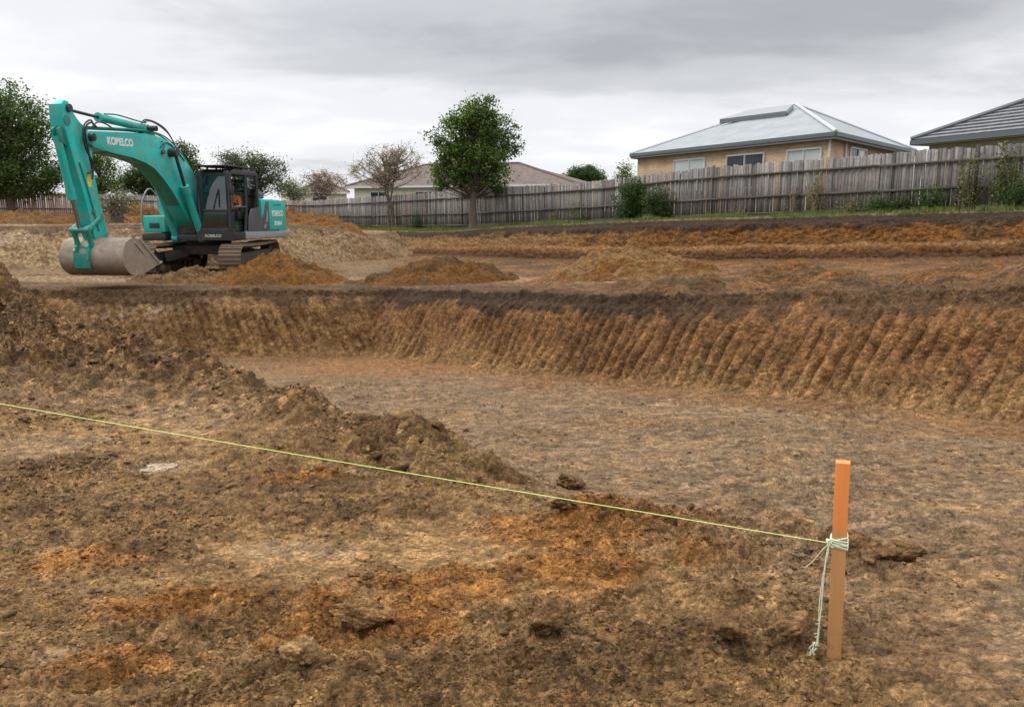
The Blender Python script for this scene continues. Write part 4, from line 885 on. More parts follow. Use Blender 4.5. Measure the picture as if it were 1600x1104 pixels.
def skin_obj(name, joints, edges, m, parent, root=0):
    me = bpy.data.meshes.new(name); me.from_pydata([j[:3] for j in joints], edges, []); o = link(name, me, m, parent)
    md = o.modifiers.new('skin', 'SKIN'); md.use_smooth_shade = True
    for i, j in enumerate(joints):
        r = j[3]; me.skin_vertices[0].data[i].radius = (r, r) if not isinstance(r, tuple) else r; me.skin_vertices[0].data[i].use_root = (i == root)
    sb = o.modifiers.new('sub', 'SUBSURF'); sb.levels = 2; sb.render_levels = 2
    return o
def operator():
    loc = EX.matrix_basis @ Vector((.12, .83, 1.70)) if False else (Matrix.Translation(EX.location) @ Matrix.Rotation(EH, 4, 'Z')) @ Vector((.10, .84, 1.72))
    P = empty('person', loc, EH); tag(P, 'excavator driver in an orange shirt seated in the cab, hands on the levers', 'person')
    # joints (x forward, y left, z up from the hip)
    J = [(0,0,0,.13),(0,0,.22,.125),(-.02,0,.42,.14),(-.01,0,.53,.07),(.0,0,.60,.06),(.02,0,.70,.088),(.025,0,.79,.085),(.02,0,.85,.05),
         (0,.19,.46,.058),(.06,.25,.22,.046),(.28,.25,.20,.034),(.36,.26,.21,.028),
         (0,-.19,.46,.058),(.06,-.25,.22,.046),(.28,-.25,.20,.034),(.36,-.26,.21,.028),
         (.05,.11,-.02,.10),(.46,.15,.0,.072),(.55,.15,-.38,.050),(.57,.15,-.44,.042),(.68,.15,-.46,.035),
         (.05,-.11,-.02,.10),(.46,-.15,.0,.072),(.55,-.15,-.38,.050),(.57,-.15,-.44,.042),(.68,-.15,-.46,.035),(.10,0,.715,.022)]
    E = [(0,1),(1,2),(2,3),(3,4),(4,5),(5,6),(6,7),(2,8),(8,9),(9,10),(10,11),(2,12),(12,13),(13,14),(14,15),(0,16),(16,17),(17,18),(18,19),(19,20),(0,21),(21,22),(22,23),(23,24),(24,25),(5,26)]
    for s_, w_ in ((1, 11), (-1, 15)):                       # four fingers and a thumb curled round each lever
        bx, by, bz = J[w_][:3]
        for k in range(4):
            n0 = len(J); z_ = bz+.028-.018*k
            J += [(bx+.035, by+.012*s_, z_, .010), (bx+.062, by-.004*s_, z_, .009), (bx+.058, by-.028*s_, z_, .008)]; E += [(w_, n0), (n0, n0+1), (n0+1, n0+2)]
        n0 = len(J); J += [(bx+.018, by-.024*s_, bz+.035, .011), (bx+.040, by-.032*s_, bz+.045, .009)]; E += [(w_, n0), (n0, n0+1)]
    skin_obj('body', J, E, M_SKIN, P)
    S = [(0,0,.0,.145),(0,0,.22,.142),(-.02,0,.42,.158),(-.01,0,.52,.085),(0,.19,.46,.075),(.05,.24,.28,.062),(.07,.25,.21,.058),(0,-.19,.46,.075),(.05,-.24,.28,.062),(.07,-.25,.21,.058)]
    skin_obj('shirt', S, [(0,1),(1,2),(2,3),(2,4),(4,5),(5,6),(2,7),(7,8),(8,9)], M_SHIRT, P)
    T = [(0,0,-.01,.15),(.06,.11,-.02,.118),(.46,.15,.0,.086),(.55,.15,-.36,.066),(.06,-.11,-.02,.118),(.46,-.15,.0,.086),(.55,-.15,-.36,.066)]
    skin_obj('trousers', T, [(0,1),(1,2),(2,3),(0,4),(4,5),(5,6)], M_TROU, P)
    Hh = [(-.02,0,.74,.092),(.0,0,.82,.095),(-.06,0,.68,.06)]
    skin_obj('hair', Hh, [(0,1),(0,2)], M_HAIR, P)
    for s_ in (1, -1):
        b = B(); bmesh.ops.create_uvsphere(b.bm, u_segments=8, v_segments=6, radius=.012); e = b.mk('eye', M_BLACK, P); e.location = (.098, .032*s_, .735)
        b = B(); b.box((0, 0, 0), (.03, .015, .05), None, .005); e = b.mk('ear', M_SKIN, P); e.location = (.015, .092*s_, .725)
    b = B(); b.box((.103, 0, .675), (.012, .045, .012), None, .004); b.mk('mouth', mat('lips', (.3, .12, .09), rough=.6), P)
operator()

# ------------------------------------------------------------ survey stake and string
def stake():
    Ys = Yat(1302, 1038, -1.605); xs = at(1302, 1038, Ys)[0]; g = hgt(xs, Ys)
    tp = at(1316, 722, Ys+.01); H = tp[2]-g
    o = empty('survey_stake', (xs, Ys, g)); tag(o, 'square timber stake with an orange painted top standing in the right foreground', 'stake')
    b = B(); b.box((0, 0, H/2-.06), (.047, .047, H+.12), None, .0015); po = b.mk('post', M_STAKE, o)
    o.rotation_euler = (math.radians(-1), math.atan2(tp[0]-xs, H), math.radians(-22))
    return o, Vector((xs, Ys, g)), H
STK, SP, SH = stake()
def string():
    Ms = Matrix.LocRotScale(STK.location, STK.rotation_euler, None)
    zt = at(1302, 848, SP.y)[2]; k = (zt-SP.z)
    ctr = Ms @ Vector((0, 0, k)); L_ = Ms @ Vector((-.030, -.022, k))
    far = at(0, 628, 5.0); far = Vector(far); far = L_+(far-L_)*1.5
    o = empty('string_line', ctr); tag(o, 'lime green string stretched taut across the foreground from the stake', 'string')
    def rel(p): return tuple(Vector(p)-ctr)
    b = B(); n = 60; pts = []
    for i in range(n+1):
        t = i/n; p = L_.lerp(far, t); pts.append(rel((p.x, p.y, p.z-.012*math.sin(math.pi*t))))
    b.tube(pts, .0022, 6, [.0017+.0012*i/n for i in range(n+1)]); b.mk('line', M_STRING, o)
    # turns round the stake
    b = B(); rnd = random.Random(4)
    for t in range(7):
        dz = -.012+.0055*t*.9; sl = rnd.uniform(-.010, .010); pts = []; h = .0255+.0015*(t % 2)
        for (a, c) in [(-h,-h),(0,-h-.001),(h,-h),(h+.001,0),(h,h),(0,h+.001),(-h,h),(-h-.001,0),(-h,-h)]: pts.append(rel(Ms @ Vector((a, c, k+dz+sl*(a/h)))))
        b.tube(pts, .0028, 6)
    K = L_
    for t in range(5):
        q = [K+Vector((rnd.uniform(-.012,.012), rnd.uniform(-.012,.012), rnd.uniform(-.014,.014))) for _ in range(5)]; b.tube([rel(p) for p in curve(q, 16)], .0027, 6)
    b.mk('knot', M_STRINGW, o)
    # hanging tail down the left side of the stake, frayed near the ground
    zg = SP.z
    pts = [K, K+Vector((-.012,-.01,-.03)), K+Vector((-.018,-.012,-.12)), K+Vector((-.020,-.012,-.24)), K+Vector((-.023,-.012,-.32)), K+Vector((-.028,-.014,-.38)), Vector((K.x-.036, K.y-.015, zg+.085))]
    b = B(); b.tube([rel(p) for p in curve(pts, 40)], .0024, 6); pts2 = [p+Vector((.006*math.sin(i*1.7), .003, 0)) for i, p in enumerate(pts)]; b.tube([rel(p) for p in curve(pts2, 40)], .0016, 6)
    E_ = pts[-1]
    for t in range(9): b.tube([rel(E_), rel(E_+Vector((rnd.uniform(-.02,.012), rnd.uniform(-.01,.01), -.02))), rel(E_+Vector((rnd.uniform(-.03,.015), rnd.uniform(-.01,.01), -.045)))], .0011, 5)
    for t in range(12):
        p = curve(pts, 40)[20+t]; b.tube([rel(p), rel(Vector(p)+Vector((rnd.uniform(-.015,.01), 0, rnd.uniform(-.012,.012))))], .0009, 4)
    b.mk('hanging_tail', M_STRINGW, o)
    pts = [K, K+Vector((-.030,-.01,-.022)), K+Vector((-.058,-.012,-.060)), K+Vector((-.085,-.012,-.085))]
    b = B(); b.tube([rel(p) for p in curve(pts, 14)], .0016, 5)
    for t in range(8): b.tube([rel(pts[-1]), rel(pts[-1]+Vector((rnd.uniform(-.018,.004), rnd.uniform(-.01,.01), rnd.uniform(-.02,.006))))], .0009, 4)
    b.mk('loose_end', mat('frayed_string', (.55, .42, .24), rough=.8), o)
string()

# ------------------------------------------------------------ fences
def fence(name, p0, p1, ztop, zbot, label, bay=2.4, paling=.105, tone=(.19,.178,.165), var=.35, seed=1, rails=(.20, .62, .93), warm=0.0, sag=True):
    p0 = np.array(p0, float); p1 = np.array(p1, float); Ln = np.linalg.norm(p1-p0); d = (p1-p0)/Ln; nrm = np.array([d[1], -d[0]])
    if nrm[1] > 0: nrm = -nrm                                  # towards the camera
    root = empty(name, (p0[0], p0[1], zbot(0))); tag(root, label, 'fence'); r = np.random.default_rng(seed)
    org = np.array([p0[0], p0[1], zbot(0)]); nb = int(math.ceil(Ln/bay))
    def boxv(c, ax, ay, az): 
        s_ = np.array([[-1,-1,-1],[1,-1,-1],[1,1,-1],[-1,1,-1],[-1,-1,1],[1,-1,1],[1,1,1],[-1,1,1]])*.5
        return c+s_[:, :1]*ax+s_[:, 1:2]*ay+s_[:, 2:]*az
    BF = np.array([[0,3,2,1],[4,5,6,7],[0,1,5,4],[1,2,6,5],[2,3,7,6],[3,0,4,7]])
    D3 = np.array([*d, 0]); N3 = np.array([*nrm, 0]); 
    for i in range(nb):
        a = i*bay; bnd = min(Ln, a+bay); V, F, Cc = [], [], []; k = 0; s_ = a+.02
        lean = r.normal(0, .012)
        while s_ < bnd-.03:
            zt, zb = ztop(s_/Ln), zbot(s_/Ln); hgt_ = zt-zb; j = r.normal(0, .018); wid = paling*r.uniform(.86, .97)
            lap = .012 if k % 2 else 0.0
            c = np.array([*(p0+d*s_), (zt+j+zb-.1)/2])+N3*(-.02-lap+r.normal(0, .003))-org
            up = np.array([*(nrm*(lean+r.normal(0, .010))*hgt_), hgt_+j+.1])+D3*r.normal(0, .010)*hgt_
            v = boxv(c, D3*wid+N3*r.normal(0, .006), N3*.013, up); V.append(v); F.append(BF+8*k)
            g = 1+r.normal(0, var*.55); w_ = r.uniform(0, 1); col = np.array(tone)*max(.35, g)*np.array([1+.12*w_+warm, 1.0+warm*.4, 1-.08*w_-warm*.3])
            if r.uniform() < .06: col = col*np.array([1.35, 1.1, .85])
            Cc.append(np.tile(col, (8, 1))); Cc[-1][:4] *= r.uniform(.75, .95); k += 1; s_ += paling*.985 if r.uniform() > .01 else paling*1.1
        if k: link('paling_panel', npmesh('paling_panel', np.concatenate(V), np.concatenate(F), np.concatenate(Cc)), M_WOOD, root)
        V, F, Cc = [], [], []
        for q, fr in enumerate(rails):
            e0 = np.array([*(p0+d*a), ztop(a/Ln)-(ztop(a/Ln)-zbot(a/Ln))*fr]); e1 = np.array([*(p0+d*bnd), ztop(bnd/Ln)-(ztop(bnd/Ln)-zbot(bnd/Ln))*fr])
            c = (e0+e1)/2+N3*.018-org; V.append(boxv(c, (e1-e0)*.995, N3*.038, np.array([0, 0, .072]))); F.append(BF+8*q)
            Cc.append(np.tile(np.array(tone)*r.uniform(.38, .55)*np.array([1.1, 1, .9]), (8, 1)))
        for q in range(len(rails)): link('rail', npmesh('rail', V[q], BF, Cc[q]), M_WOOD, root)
        z0, z1 = zbot(a/Ln), ztop(a/Ln); c = np.array([*(p0+d*a), (z0+z1)/2-.03])-N3*.085-org
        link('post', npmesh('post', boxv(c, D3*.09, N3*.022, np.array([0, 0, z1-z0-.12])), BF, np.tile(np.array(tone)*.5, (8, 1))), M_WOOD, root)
    return root
# long fence: foot and head heights measured along the photograph
fa = F0-FDIR*8.0; fb = F0+FDIR*41.5; FL = 49.5
def interp_u(tab):                       # table of (u, v) on the picture -> height on the fence line
    S, Z = [], []
    for (u, v) in tab:
        k = ray(u, v); A = np.array([[k[0], -FDIR[0]], [k[1], -FDIR[1]]]); t, s_ = np.linalg.solve(A, F0); S.append((s_+8)/FL); Z.append(k[2]*t+CZ)
    o = np.argsort(S); S = np.array(S)[o]; Z = np.array(Z)[o]
    return lambda q: float(np.interp(q, S, Z))
ftop = interp_u([(480,314),(600,306),(740,296),(850,289),(950,281),(1100,262),(1300,247),(1450,234),(1600,224),(1800,208)])
fbot = interp_u([(480,352),(600,357),(740,356),(850,352),(950,348),(1100,342),(1300,336),(1450,332),(1600,328),(1800,322)])
fence('timber_fence', fa, fb, ftop, fbot, 'long weathered grey timber paling fence running behind the cut to the right', tone=(.165,.160,.155), var=.50, seed=3)
pl0 = np.array([at(478, 340, 52.3)[0], 52.3]); plm = np.array([at(150, 330, 47.5)[0], 47.5]); pl1 = np.array([at(-260, 330, 41)[0], 41.0])
zf = lambda za, zb: (lambda q: za+(zb-za)*q)
fence('timber_fence', pl0, plm, zf(at(478,314,52.3)[2], at(150,303,47.5)[2]), zf(at(478,352,52.3)[2], at(150,346,47.5)[2]), 'grey timber fence in the background behind the excavator boom', tone=(.20,.18,.165), seed=5)
fence('timber_fence', plm+np.array([-.1,-.1]), pl1, zf(at(150,303,47.5)[2], at(-260,292,41)[2]), zf(at(150,346,47.5)[2], at(-260,350,41)[2]), 'pale pinkish brown timber fence at the far left below the big tree', tone=(.36,.275,.225), var=.22, seed=6, rails=(.06, .55, .93), warm=.05)

# ------------------------------------------------------------ houses
def brick_mat(name, a, b, mortar, sc_=1.0):
    m = bpy.data.materials.new(name); m.use_nodes = True; nt = m.node_tree; bs = nt.nodes['Principled BSDF']; bs.inputs['Roughness'].default_value = .85
    uv = N(nt, 'ShaderNodeUVMap', uv_map='UVMap')
    br = N(nt, 'ShaderNodeTexBrick', inp={'Scale': 1.0, 'Mortar Size': .010, 'Brick Width': .24, 'Row Height': .086, 'Color1': (*a, 1), 'Color2': (*b, 1), 'Mortar': (*mortar, 1), 'Bias': .0}); L(nt, uv.outputs[0], br.inputs['Vector'])
    nn = N(nt, 'ShaderNodeTexNoise', inp={'Scale': 1.1, 'Detail': 6}); L(nt, uv.outputs[0], nn.inputs['Vector'])
    c = mixc(nt, 1.0, br.outputs[0], ramp(nt, nn.outputs[0], [(.3, .8), (.7, 1.12)]), 'MULTIPLY'); L(nt, c, bs.inputs['Base Color'])
    return m
def uvquad(name, quads, m, parent, thick=0):
    """flat four-cornered pieces with metre UVs; corners: bottom-left, bottom-right, top-right, top-left"""
    me = bpy.data.meshes.new(name); V = [p for q in quads for p in q]; F = []; k = 0
    for q in quads: F.append(tuple(range(k, k+len(q)))); k += len(q)
    me.from_pydata([tuple(p) for p in V], [], F); uv = me.uv_layers.new(name='UVMap'); k = 0
    for q in quads:
        q = [np.array(p, float) for p in q]; e = q[1]-q[0]; e /= np.linalg.norm(e); n = np.cross(e, q[-1]-q[0]); n /= np.linalg.norm(n); f = np.cross(n, e)
        for p in q: uv.data[k].uv = (float(np.dot(p-q[0], e)), float(np.dot(p-q[0], f))); k += 1
    o = link(name, me, m, parent)
    if thick:
        md = o.modifiers.new('thickness', 'SOLIDIFY'); md.thickness = thick; md.offset = -1
    return o
M_BRICK = brick_mat('cream_brick', (.54, .36, .215), (.42, .265, .155), (.50, .42, .32))
M_BRICK2 = brick_mat('brown_brick', (.35, .22, .15), (.28, .17, .11), (.3, .25, .2))
M_CREAM = mat('cream_wall', (.62, .56, .45), rough=.85, noise=(1.5, .12, 4))
M_FASCIA = mat('grey_green_gutter', (.085, .105, .110), rough=.45)
M_EAVE = mat('grey_eave_lining', (.27, .26, .26), rough=.8)
M_FRAME = mat('aluminium_frame', (.62, .62, .62), rough=.35)
M_PANE = mat('window_pane', (.035, .042, .052), rough=.12, spec=.25)
M_BLIND = mat('pane_with_pale_blind', (.42, .46, .46), rough=.12, spec=.8)
def corr_mat(name, col, row, amt, tile=False):
    m = bpy.data.materials.new(name); m.use_nodes = True; nt = m.node_tree; bs = nt.nodes['Principled BSDF']; bs.inputs['Roughness'].default_value = .62 if not tile else .8; bs.inputs['Specular IOR Level'].default_value = .25
    uv = N(nt, 'ShaderNodeUVMap', uv_map='UVMap'); sp = N(nt, 'ShaderNodeSeparateXYZ'); L(nt, uv.outputs[0], sp.inputs[0])
    nn = N(nt, 'ShaderNodeTexNoise', inp={'Scale': 1.3, 'Detail': 6}); L(nt, uv.outputs[0], nn.inputs['Vector'])
    c = mixc(nt, 1.0, col, ramp(nt, nn.outputs[0], [(.3, .86), (.7, 1.1)]), 'MULTIPLY')
    if tile:
        br = N(nt, 'ShaderNodeTexBrick', inp={'Scale': 1.0, 'Mortar Size': .0, 'Brick Width': .30, 'Row Height': row, 'Color1': (.78, .78, .78, 1), 'Color2': (1.2, 1.2, 1.2, 1)}); L(nt, uv.outputs[0], br.inputs['Vector'])
        c = mixc(nt, 1.0, c, br.outputs[0], 'MULTIPLY')
    wv = mathn(nt, 'SINE', mathn(nt, 'MULTIPLY', sp.outputs[0], 2*math.pi/(.076 if not tile else .30)))
    if tile:
        sw = mathn(nt, 'FRACT', mathn(nt, 'DIVIDE', sp.outputs[1], row)); h = mathn(nt, 'MULTIPLY_ADD', wv, .3, mathn(nt, 'MULTIPLY', sw, -1.2))
    else: h = wv
    bp = N(nt, 'ShaderNodeBump', inp={'Strength': amt, 'Distance': .012}); L(nt, h, bp.inputs['Height']); L(nt, bp.outputs[0], bs.inputs['Normal'])
    L(nt, c, bs.inputs['Base Color']); return m
M_ZINC = corr_mat('pale_corrugated_roofing', (.245, .262, .275), .1, .25)
M_TILEG = corr_mat('dark_grey_roof_tiles', (.125, .13, .14), .32, .6, True)
M_TILEB = corr_mat('brown_roof_tiles', (.115, .085, .072), .32, .5, True)
V3 = lambda p: np.array(p, float)
def bar(b, p, q, w, h, up=(0,0,1)):
    p, q = Vector(p), Vector(q); d = q-p; rot = d.to_track_quat('X', 'Z').to_matrix(); b.box((p+q)/2, (d.length, w, h), rot)
def window(parent, P0, P1, zt, zb, out, panes, mats, inset=.05):
    """sliding window on the wall line P0->P1 (plan), heights relative to parent"""
    P0, P1 = V3(P0), V3(P1); e = (P1-P0)/np.linalg.norm(P1-P0); o3 = np.array([*out, 0])
    w = B()
    def pt(p, z, k=0): return Vector((*p, z))+Vector(o3*k)
    for (a, c) in ((pt(P0, zt, .03), pt(P1, zt, .03)), (pt(P0, zb, .03), pt(P1, zb, .03)), (pt(P0, zb, .03), pt(P0, zt, .03)), (pt(P1, zb, .03), pt(P1, zt, .03))): bar(w, a, c, .06, .06)
    for k in range(1, panes):
        q = P0+(P1-P0)*k/panes; bar(w, pt(q, zb+.03, .032), pt(q, zt-.03, .032), .05, .05)
    f = w.mk('window', M_FRAME, parent, False)
    for k in range(panes):
        a = P0+(P1-P0)*(k/panes); c = P0+(P1-P0)*((k+1)/panes); uvquad('pane', [[pt(a, zb, .012), pt(c, zb, .012), pt(c, zt, .012), pt(a, zt, .012)]], mats[k % len(mats)], f)
    s = B(); bar(s, pt(P0, zb-.06, .04), pt(P1, zb-.06, .04), .14, .06); s.mk('sill', M_BRICK2, f, False)
    return f
def house1():
    N_ = at(1306, 207, 30.0); L_ = at(985, 240.5, 41.6); R_ = at(1432, 236, 39.2)
    far = L_+(R_-N_); ze = (N_[2]+L_[2]+R_[2])/3; zfloor = ze-2.75
    o = empty('brick_house', ((N_[0]+far[0])/2, (N_[1]+far[1])/2, zfloor)); org = np.array(o.location); tag(o, 'cream brick house with a pale grey metal hip roof standing behind the long fence', 'house')
    n, l, r, f = [np.array([p[0], p[1], ze])-org for p in (N_, L_, R_, far)]
    c = (n+f)/2
    def wl(a): return a*np.array([1, 1, 0])
    ins = [c*[1,1,0]+(p-c)*[1,1,0]*.945 for p in (n, l, f, r)]
    wz = ze-zfloor-.10
    def up(p, z): return np.array([p[0], p[1], z])
    uvquad('wall', [[up(ins[(i+1) % 4], -.6), up(ins[i], -.6), up(ins[i], wz), up(ins[(i+1) % 4], wz)] for i in range(4)], M_BRICK, o)
    # roof: eaves rectangle, ridge found from the photograph
    rr = at(1244, 164, 39.2)-org; rl = at(1176, 173, 43.0)-org; rl[2] = rr[2]
    # keep the four planes watertight
    rf = uvquad('roof', [[l, n, rr, rl], [n, r, rr], [r, f, rl, rr], [f, l, rl]], M_ZINC, o)
    b = B()
    for (p, q) in ((n, rr), (l, rl), (r, rr), (f, rl), (rl, rr)): b.tube([tuple(p+[0,0,.03]), tuple(q+[0,0,.03])], .075, 6)
    b.mk('ridge_cap', mat('zinc_ridge', (.40,.42,.44), rough=.4), rf)
    b = B()
    for i, (p, q) in enumerate(((l, n), (n, r), (r, f), (f, l))): bar(b, p+[0,0,-.055], q+[0,0,-.055], .12, .15)
    b.mk('gutter', M_FASCIA, rf, False)
    b = B(); q4 = [(n+(0,0,-.19))[:3], (l+(0,0,-.19))[:3], (f+(0,0,-.19))[:3], (r+(0,0,-.19))[:3]]
    b.poly([tuple(p) for p in q4]); 
    for i in range(4): bar(b, q4[i]*[.995,.995,1]+[0,0,.02], q4[(i+1) % 4]*[.995,.995,1]+[0,0,.02], .05, .10)
    b.mk('eave_lining', M_EAVE, rf, False)
    b = B()
    for i in range(4): bar(b, up(ins[i], wz-.07)*[1.003,1.003,1], up(ins[(i+1) % 4], wz-.07)*[1.003,1.003,1], .05, .16)
    b.mk('frieze_board', M_EAVE, o, False)
    # raised slab along the ridge (solar heater)
    n_pl = np.cross(n-l, rr-l); n_pl /= np.linalg.norm(n_pl); n_pl = n_pl if n_pl[2] > 0 else -n_pl
    def onroof(u, v):
        k = ray(u, v); p0 = l+org-[0,0,CZ]; t = np.dot(p0, n_pl)/np.dot(k, n_pl); return k*t+[0,0,CZ]-org
    A, Bq, Cq, Dq = onroof(1126, 193), onroof(1230, 181), onroof(1241, 170), onroof(1172, 178.5)
    b = B(); vb = [b.bm.verts.new(tuple(p+n_pl*.04)) for p in (A, Bq, Cq, Dq)]; vt = [b.bm.verts.new(tuple(p+n_pl*.22)) for p in (A, Bq, Cq, Dq)]
    b.bm.faces.new(vb[::-1]); b.bm.faces.new(vt)
    for i in range(4): b.bm.faces.new((vb[i], vb[(i+1) % 4], vt[(i+1) % 4], vt[i]))
    pn = b.mk('roof_panel', mat('grey_roof_panel', (.20,.212,.22), rough=.4), rf, False)
    b = B(); bar(b, A+n_pl*.06, Bq+n_pl*.06, .10, .14); b.mk('panel_shadow_bar', M_FASCIA, pn, False)  # dark bar standing in for the shadow under the slab's lower edge
    # long side windows, from picture columns
    a0, a1 = ins[1], ins[0]; d = (a1-a0)[:2]; out = np.array([d[1], -d[0]])/np.linalg.norm(d); out = out if out[1] < 0 else -out
    def onwall(u, p, q):
        k = ray(u, 250)[:2]; P = (p+org)[:2]; e = (q-p)[:2]; A_ = np.array([[k[0], -e[0]], [k[1], -e[1]]]); t, s_ = np.linalg.solve(A_, P); return (P+e*s_)-org[:2]
    for (u0, u1, ms) in ((1054, 1102, [M_BLIND]), (1136, 1194, [M_PANE]), (1230, 1283, [M_BLIND])):
        window(o, onwall(u0, a0, a1), onwall(u1, a0, a1), wz-.38, wz-1.75, out, 2, ms)
    b0, b1 = ins[0], ins[3]; d2 = (b1-b0)[:2]; out2 = np.array([-d2[1], d2[0]])/np.linalg.norm(d2); out2 = out2 if np.dot(out2, out) > -.5 and out2[0] > 0 else -out2
    out2 = np.array([d2[1], -d2[0]])/np.linalg.norm(d2)
    window(o, onwall(1327, b0, b1), onwall(1352, b0, b1), wz-.25, wz-1.5, out2, 2, [M_PANE, M_BLIND])
    window(o, onwall(1372, b0, b1), onwall(1392, b0, b1), wz-.30, wz-1.5, out2, 2, [M_PANE])
    for (u, p, q, ou) in ((1297, a0, a1, out), (1318, b0, b1, out2)):
        w = onwall(u, p, q)+ou*.06; b = B(); b.cyl((w[0], w[1], -.3 if u > 1300 else wz-.75), (w[0], w[1], wz+.05), .042, seg=10); b.mk('downpipe', mat('white_pipe', (.55,.53,.50), rough=.5) if 'white_pipe' not in MATS else MATS['white_pipe'], o)
house1()
def house2():
    Cn = at(1424, 221, 30.5); E1 = at(1600, 203, 26.3); d = E1-Cn; d[2] = 0; far = Cn+d/np.linalg.norm(d)*12.0
    ze = (Cn[2]+E1[2])/2; zfl = ze-2.6
    e = (far-Cn)[:2]/12.0; nn = np.array([-e[1], e[0]]); nn = nn if nn[1] > 0 else -nn
    Pb = Cn[:2]+nn*11; Pc = far[:2]+nn*11
    o = empty('brick_house', ((Cn[0]+Pc[0])/2, (Cn[1]+Pc[1])/2, zfl)); org = np.array(o.location); tag(o, 'house with a dark grey tiled hip roof at the right edge', 'house')
    P = [np.array([q[0], q[1], ze])-org for q in (Cn[:2], far[:2], Pc, Pb)]
    # hip apex on the bisector so that its edge runs through the photographed hip line
    k = ray(1600, 161); best = None
    m_ = Cn[:2]+(e+nn)/math.sqrt(2)*1.0
    dirb = (e+nn)/math.sqrt(2); A_ = np.array([[k[0], -dirb[0]], [k[1], -dirb[1]]]); t, s_ = np.linalg.solve(A_, Cn[:2]); slope = (k[2]*t+CZ-ze)/s_
    hlen = 5.5*math.sqrt(2); ap = np.array([*(Cn[:2]+dirb*hlen), ze+slope*hlen])-org
    ap2 = np.array([*(far[:2]+(-e+nn)/math.sqrt(2)*hlen), ze+slope*hlen])-org
    rf = uvquad('roof', [[P[0], P[1], ap2, ap], [P[1], P[2], ap2], [P[2], P[3], ap, ap2], [P[3], P[0], ap]], M_TILEG, o)
    # courses of tiles standing proud on the face we see
    b = B(); nrow = 19
    fn = np.cross(P[1]-P[0], ap-P[0]); fn /= np.linalg.norm(fn); fn = fn if fn[2] > 0 else -fn
    for i in range(nrow):
        t = (i+.02)/nrow; a = P[0]+(ap-P[0])*t; c = P[1]+(ap2-P[1])*t; t2 = (i+.98)/nrow; a2 = P[0]+(ap-P[0])*t2; c2 = P[1]+(ap2-P[1])*t2
        v = [b.bm.verts.new(tuple(q)) for q in (a+fn*.075, c+fn*.075, c2+fn*.02, a2+fn*.02, a+fn*.01, c+fn*.01)]
        b.bm.faces.new(v[:4]); b.bm.faces.new((v[4], v[5], v[1], v[0]))
    me = bpy.data.meshes.new('tile_courses'); bmesh.ops.recalc_face_normals(b.bm, faces=b.bm.faces); b.bm.to_mesh(me); b.bm.free()
    link('tile_course', me, mat('roof_tile', (.15,.155,.165), rough=.75, noise=(5, .35, 5)), rf)
    b = B()
    for (p, q) in ((P[0], ap), (P[1], ap2), (ap, ap2), (P[3], ap), (P[2], ap2)): b.tube([tuple(p+fn*.06), tuple(q+fn*.06)], .11, 6)
    b.mk('ridge_cap', mat('dark_ridge', (.075,.08,.09), rough=.6), rf)
    b = B()
    for i in range(4): bar(b, P[i]+[0,0,-.06], P[(i+1) % 4]+[0,0,-.06], .14, .17)
    b.mk('gutter', M_FASCIA, rf, False)
    cc = (P[0]+P[2])/2; ins = [cc*[1,1,0]+(p-cc)*[1,1,0]*.92 for p in P]; wz = ze-zfl-.18
    b = B(); b.poly([(p[0], p[1], wz+.02) for p in P]); b.mk('eave_lining', MATS['cream_wall'], rf, False)
    uvquad('wall', [[[*ins[i][:2], -.6], [*ins[(i+1) % 4][:2], -.6], [*ins[(i+1) % 4][:2], wz], [*ins[i][:2], wz]] for i in range(4)], M_BRICK, o)
    b = B()
    for i in range(4): bar(b, [*(ins[i][:2]*1.004), wz-.14], [*(ins[(i+1) % 4][:2]*1.004), wz-.14], .05, .30)
    b.mk('frieze_board', mat('khaki_board', (.30,.28,.20), rough=.8), o, False)
house2()
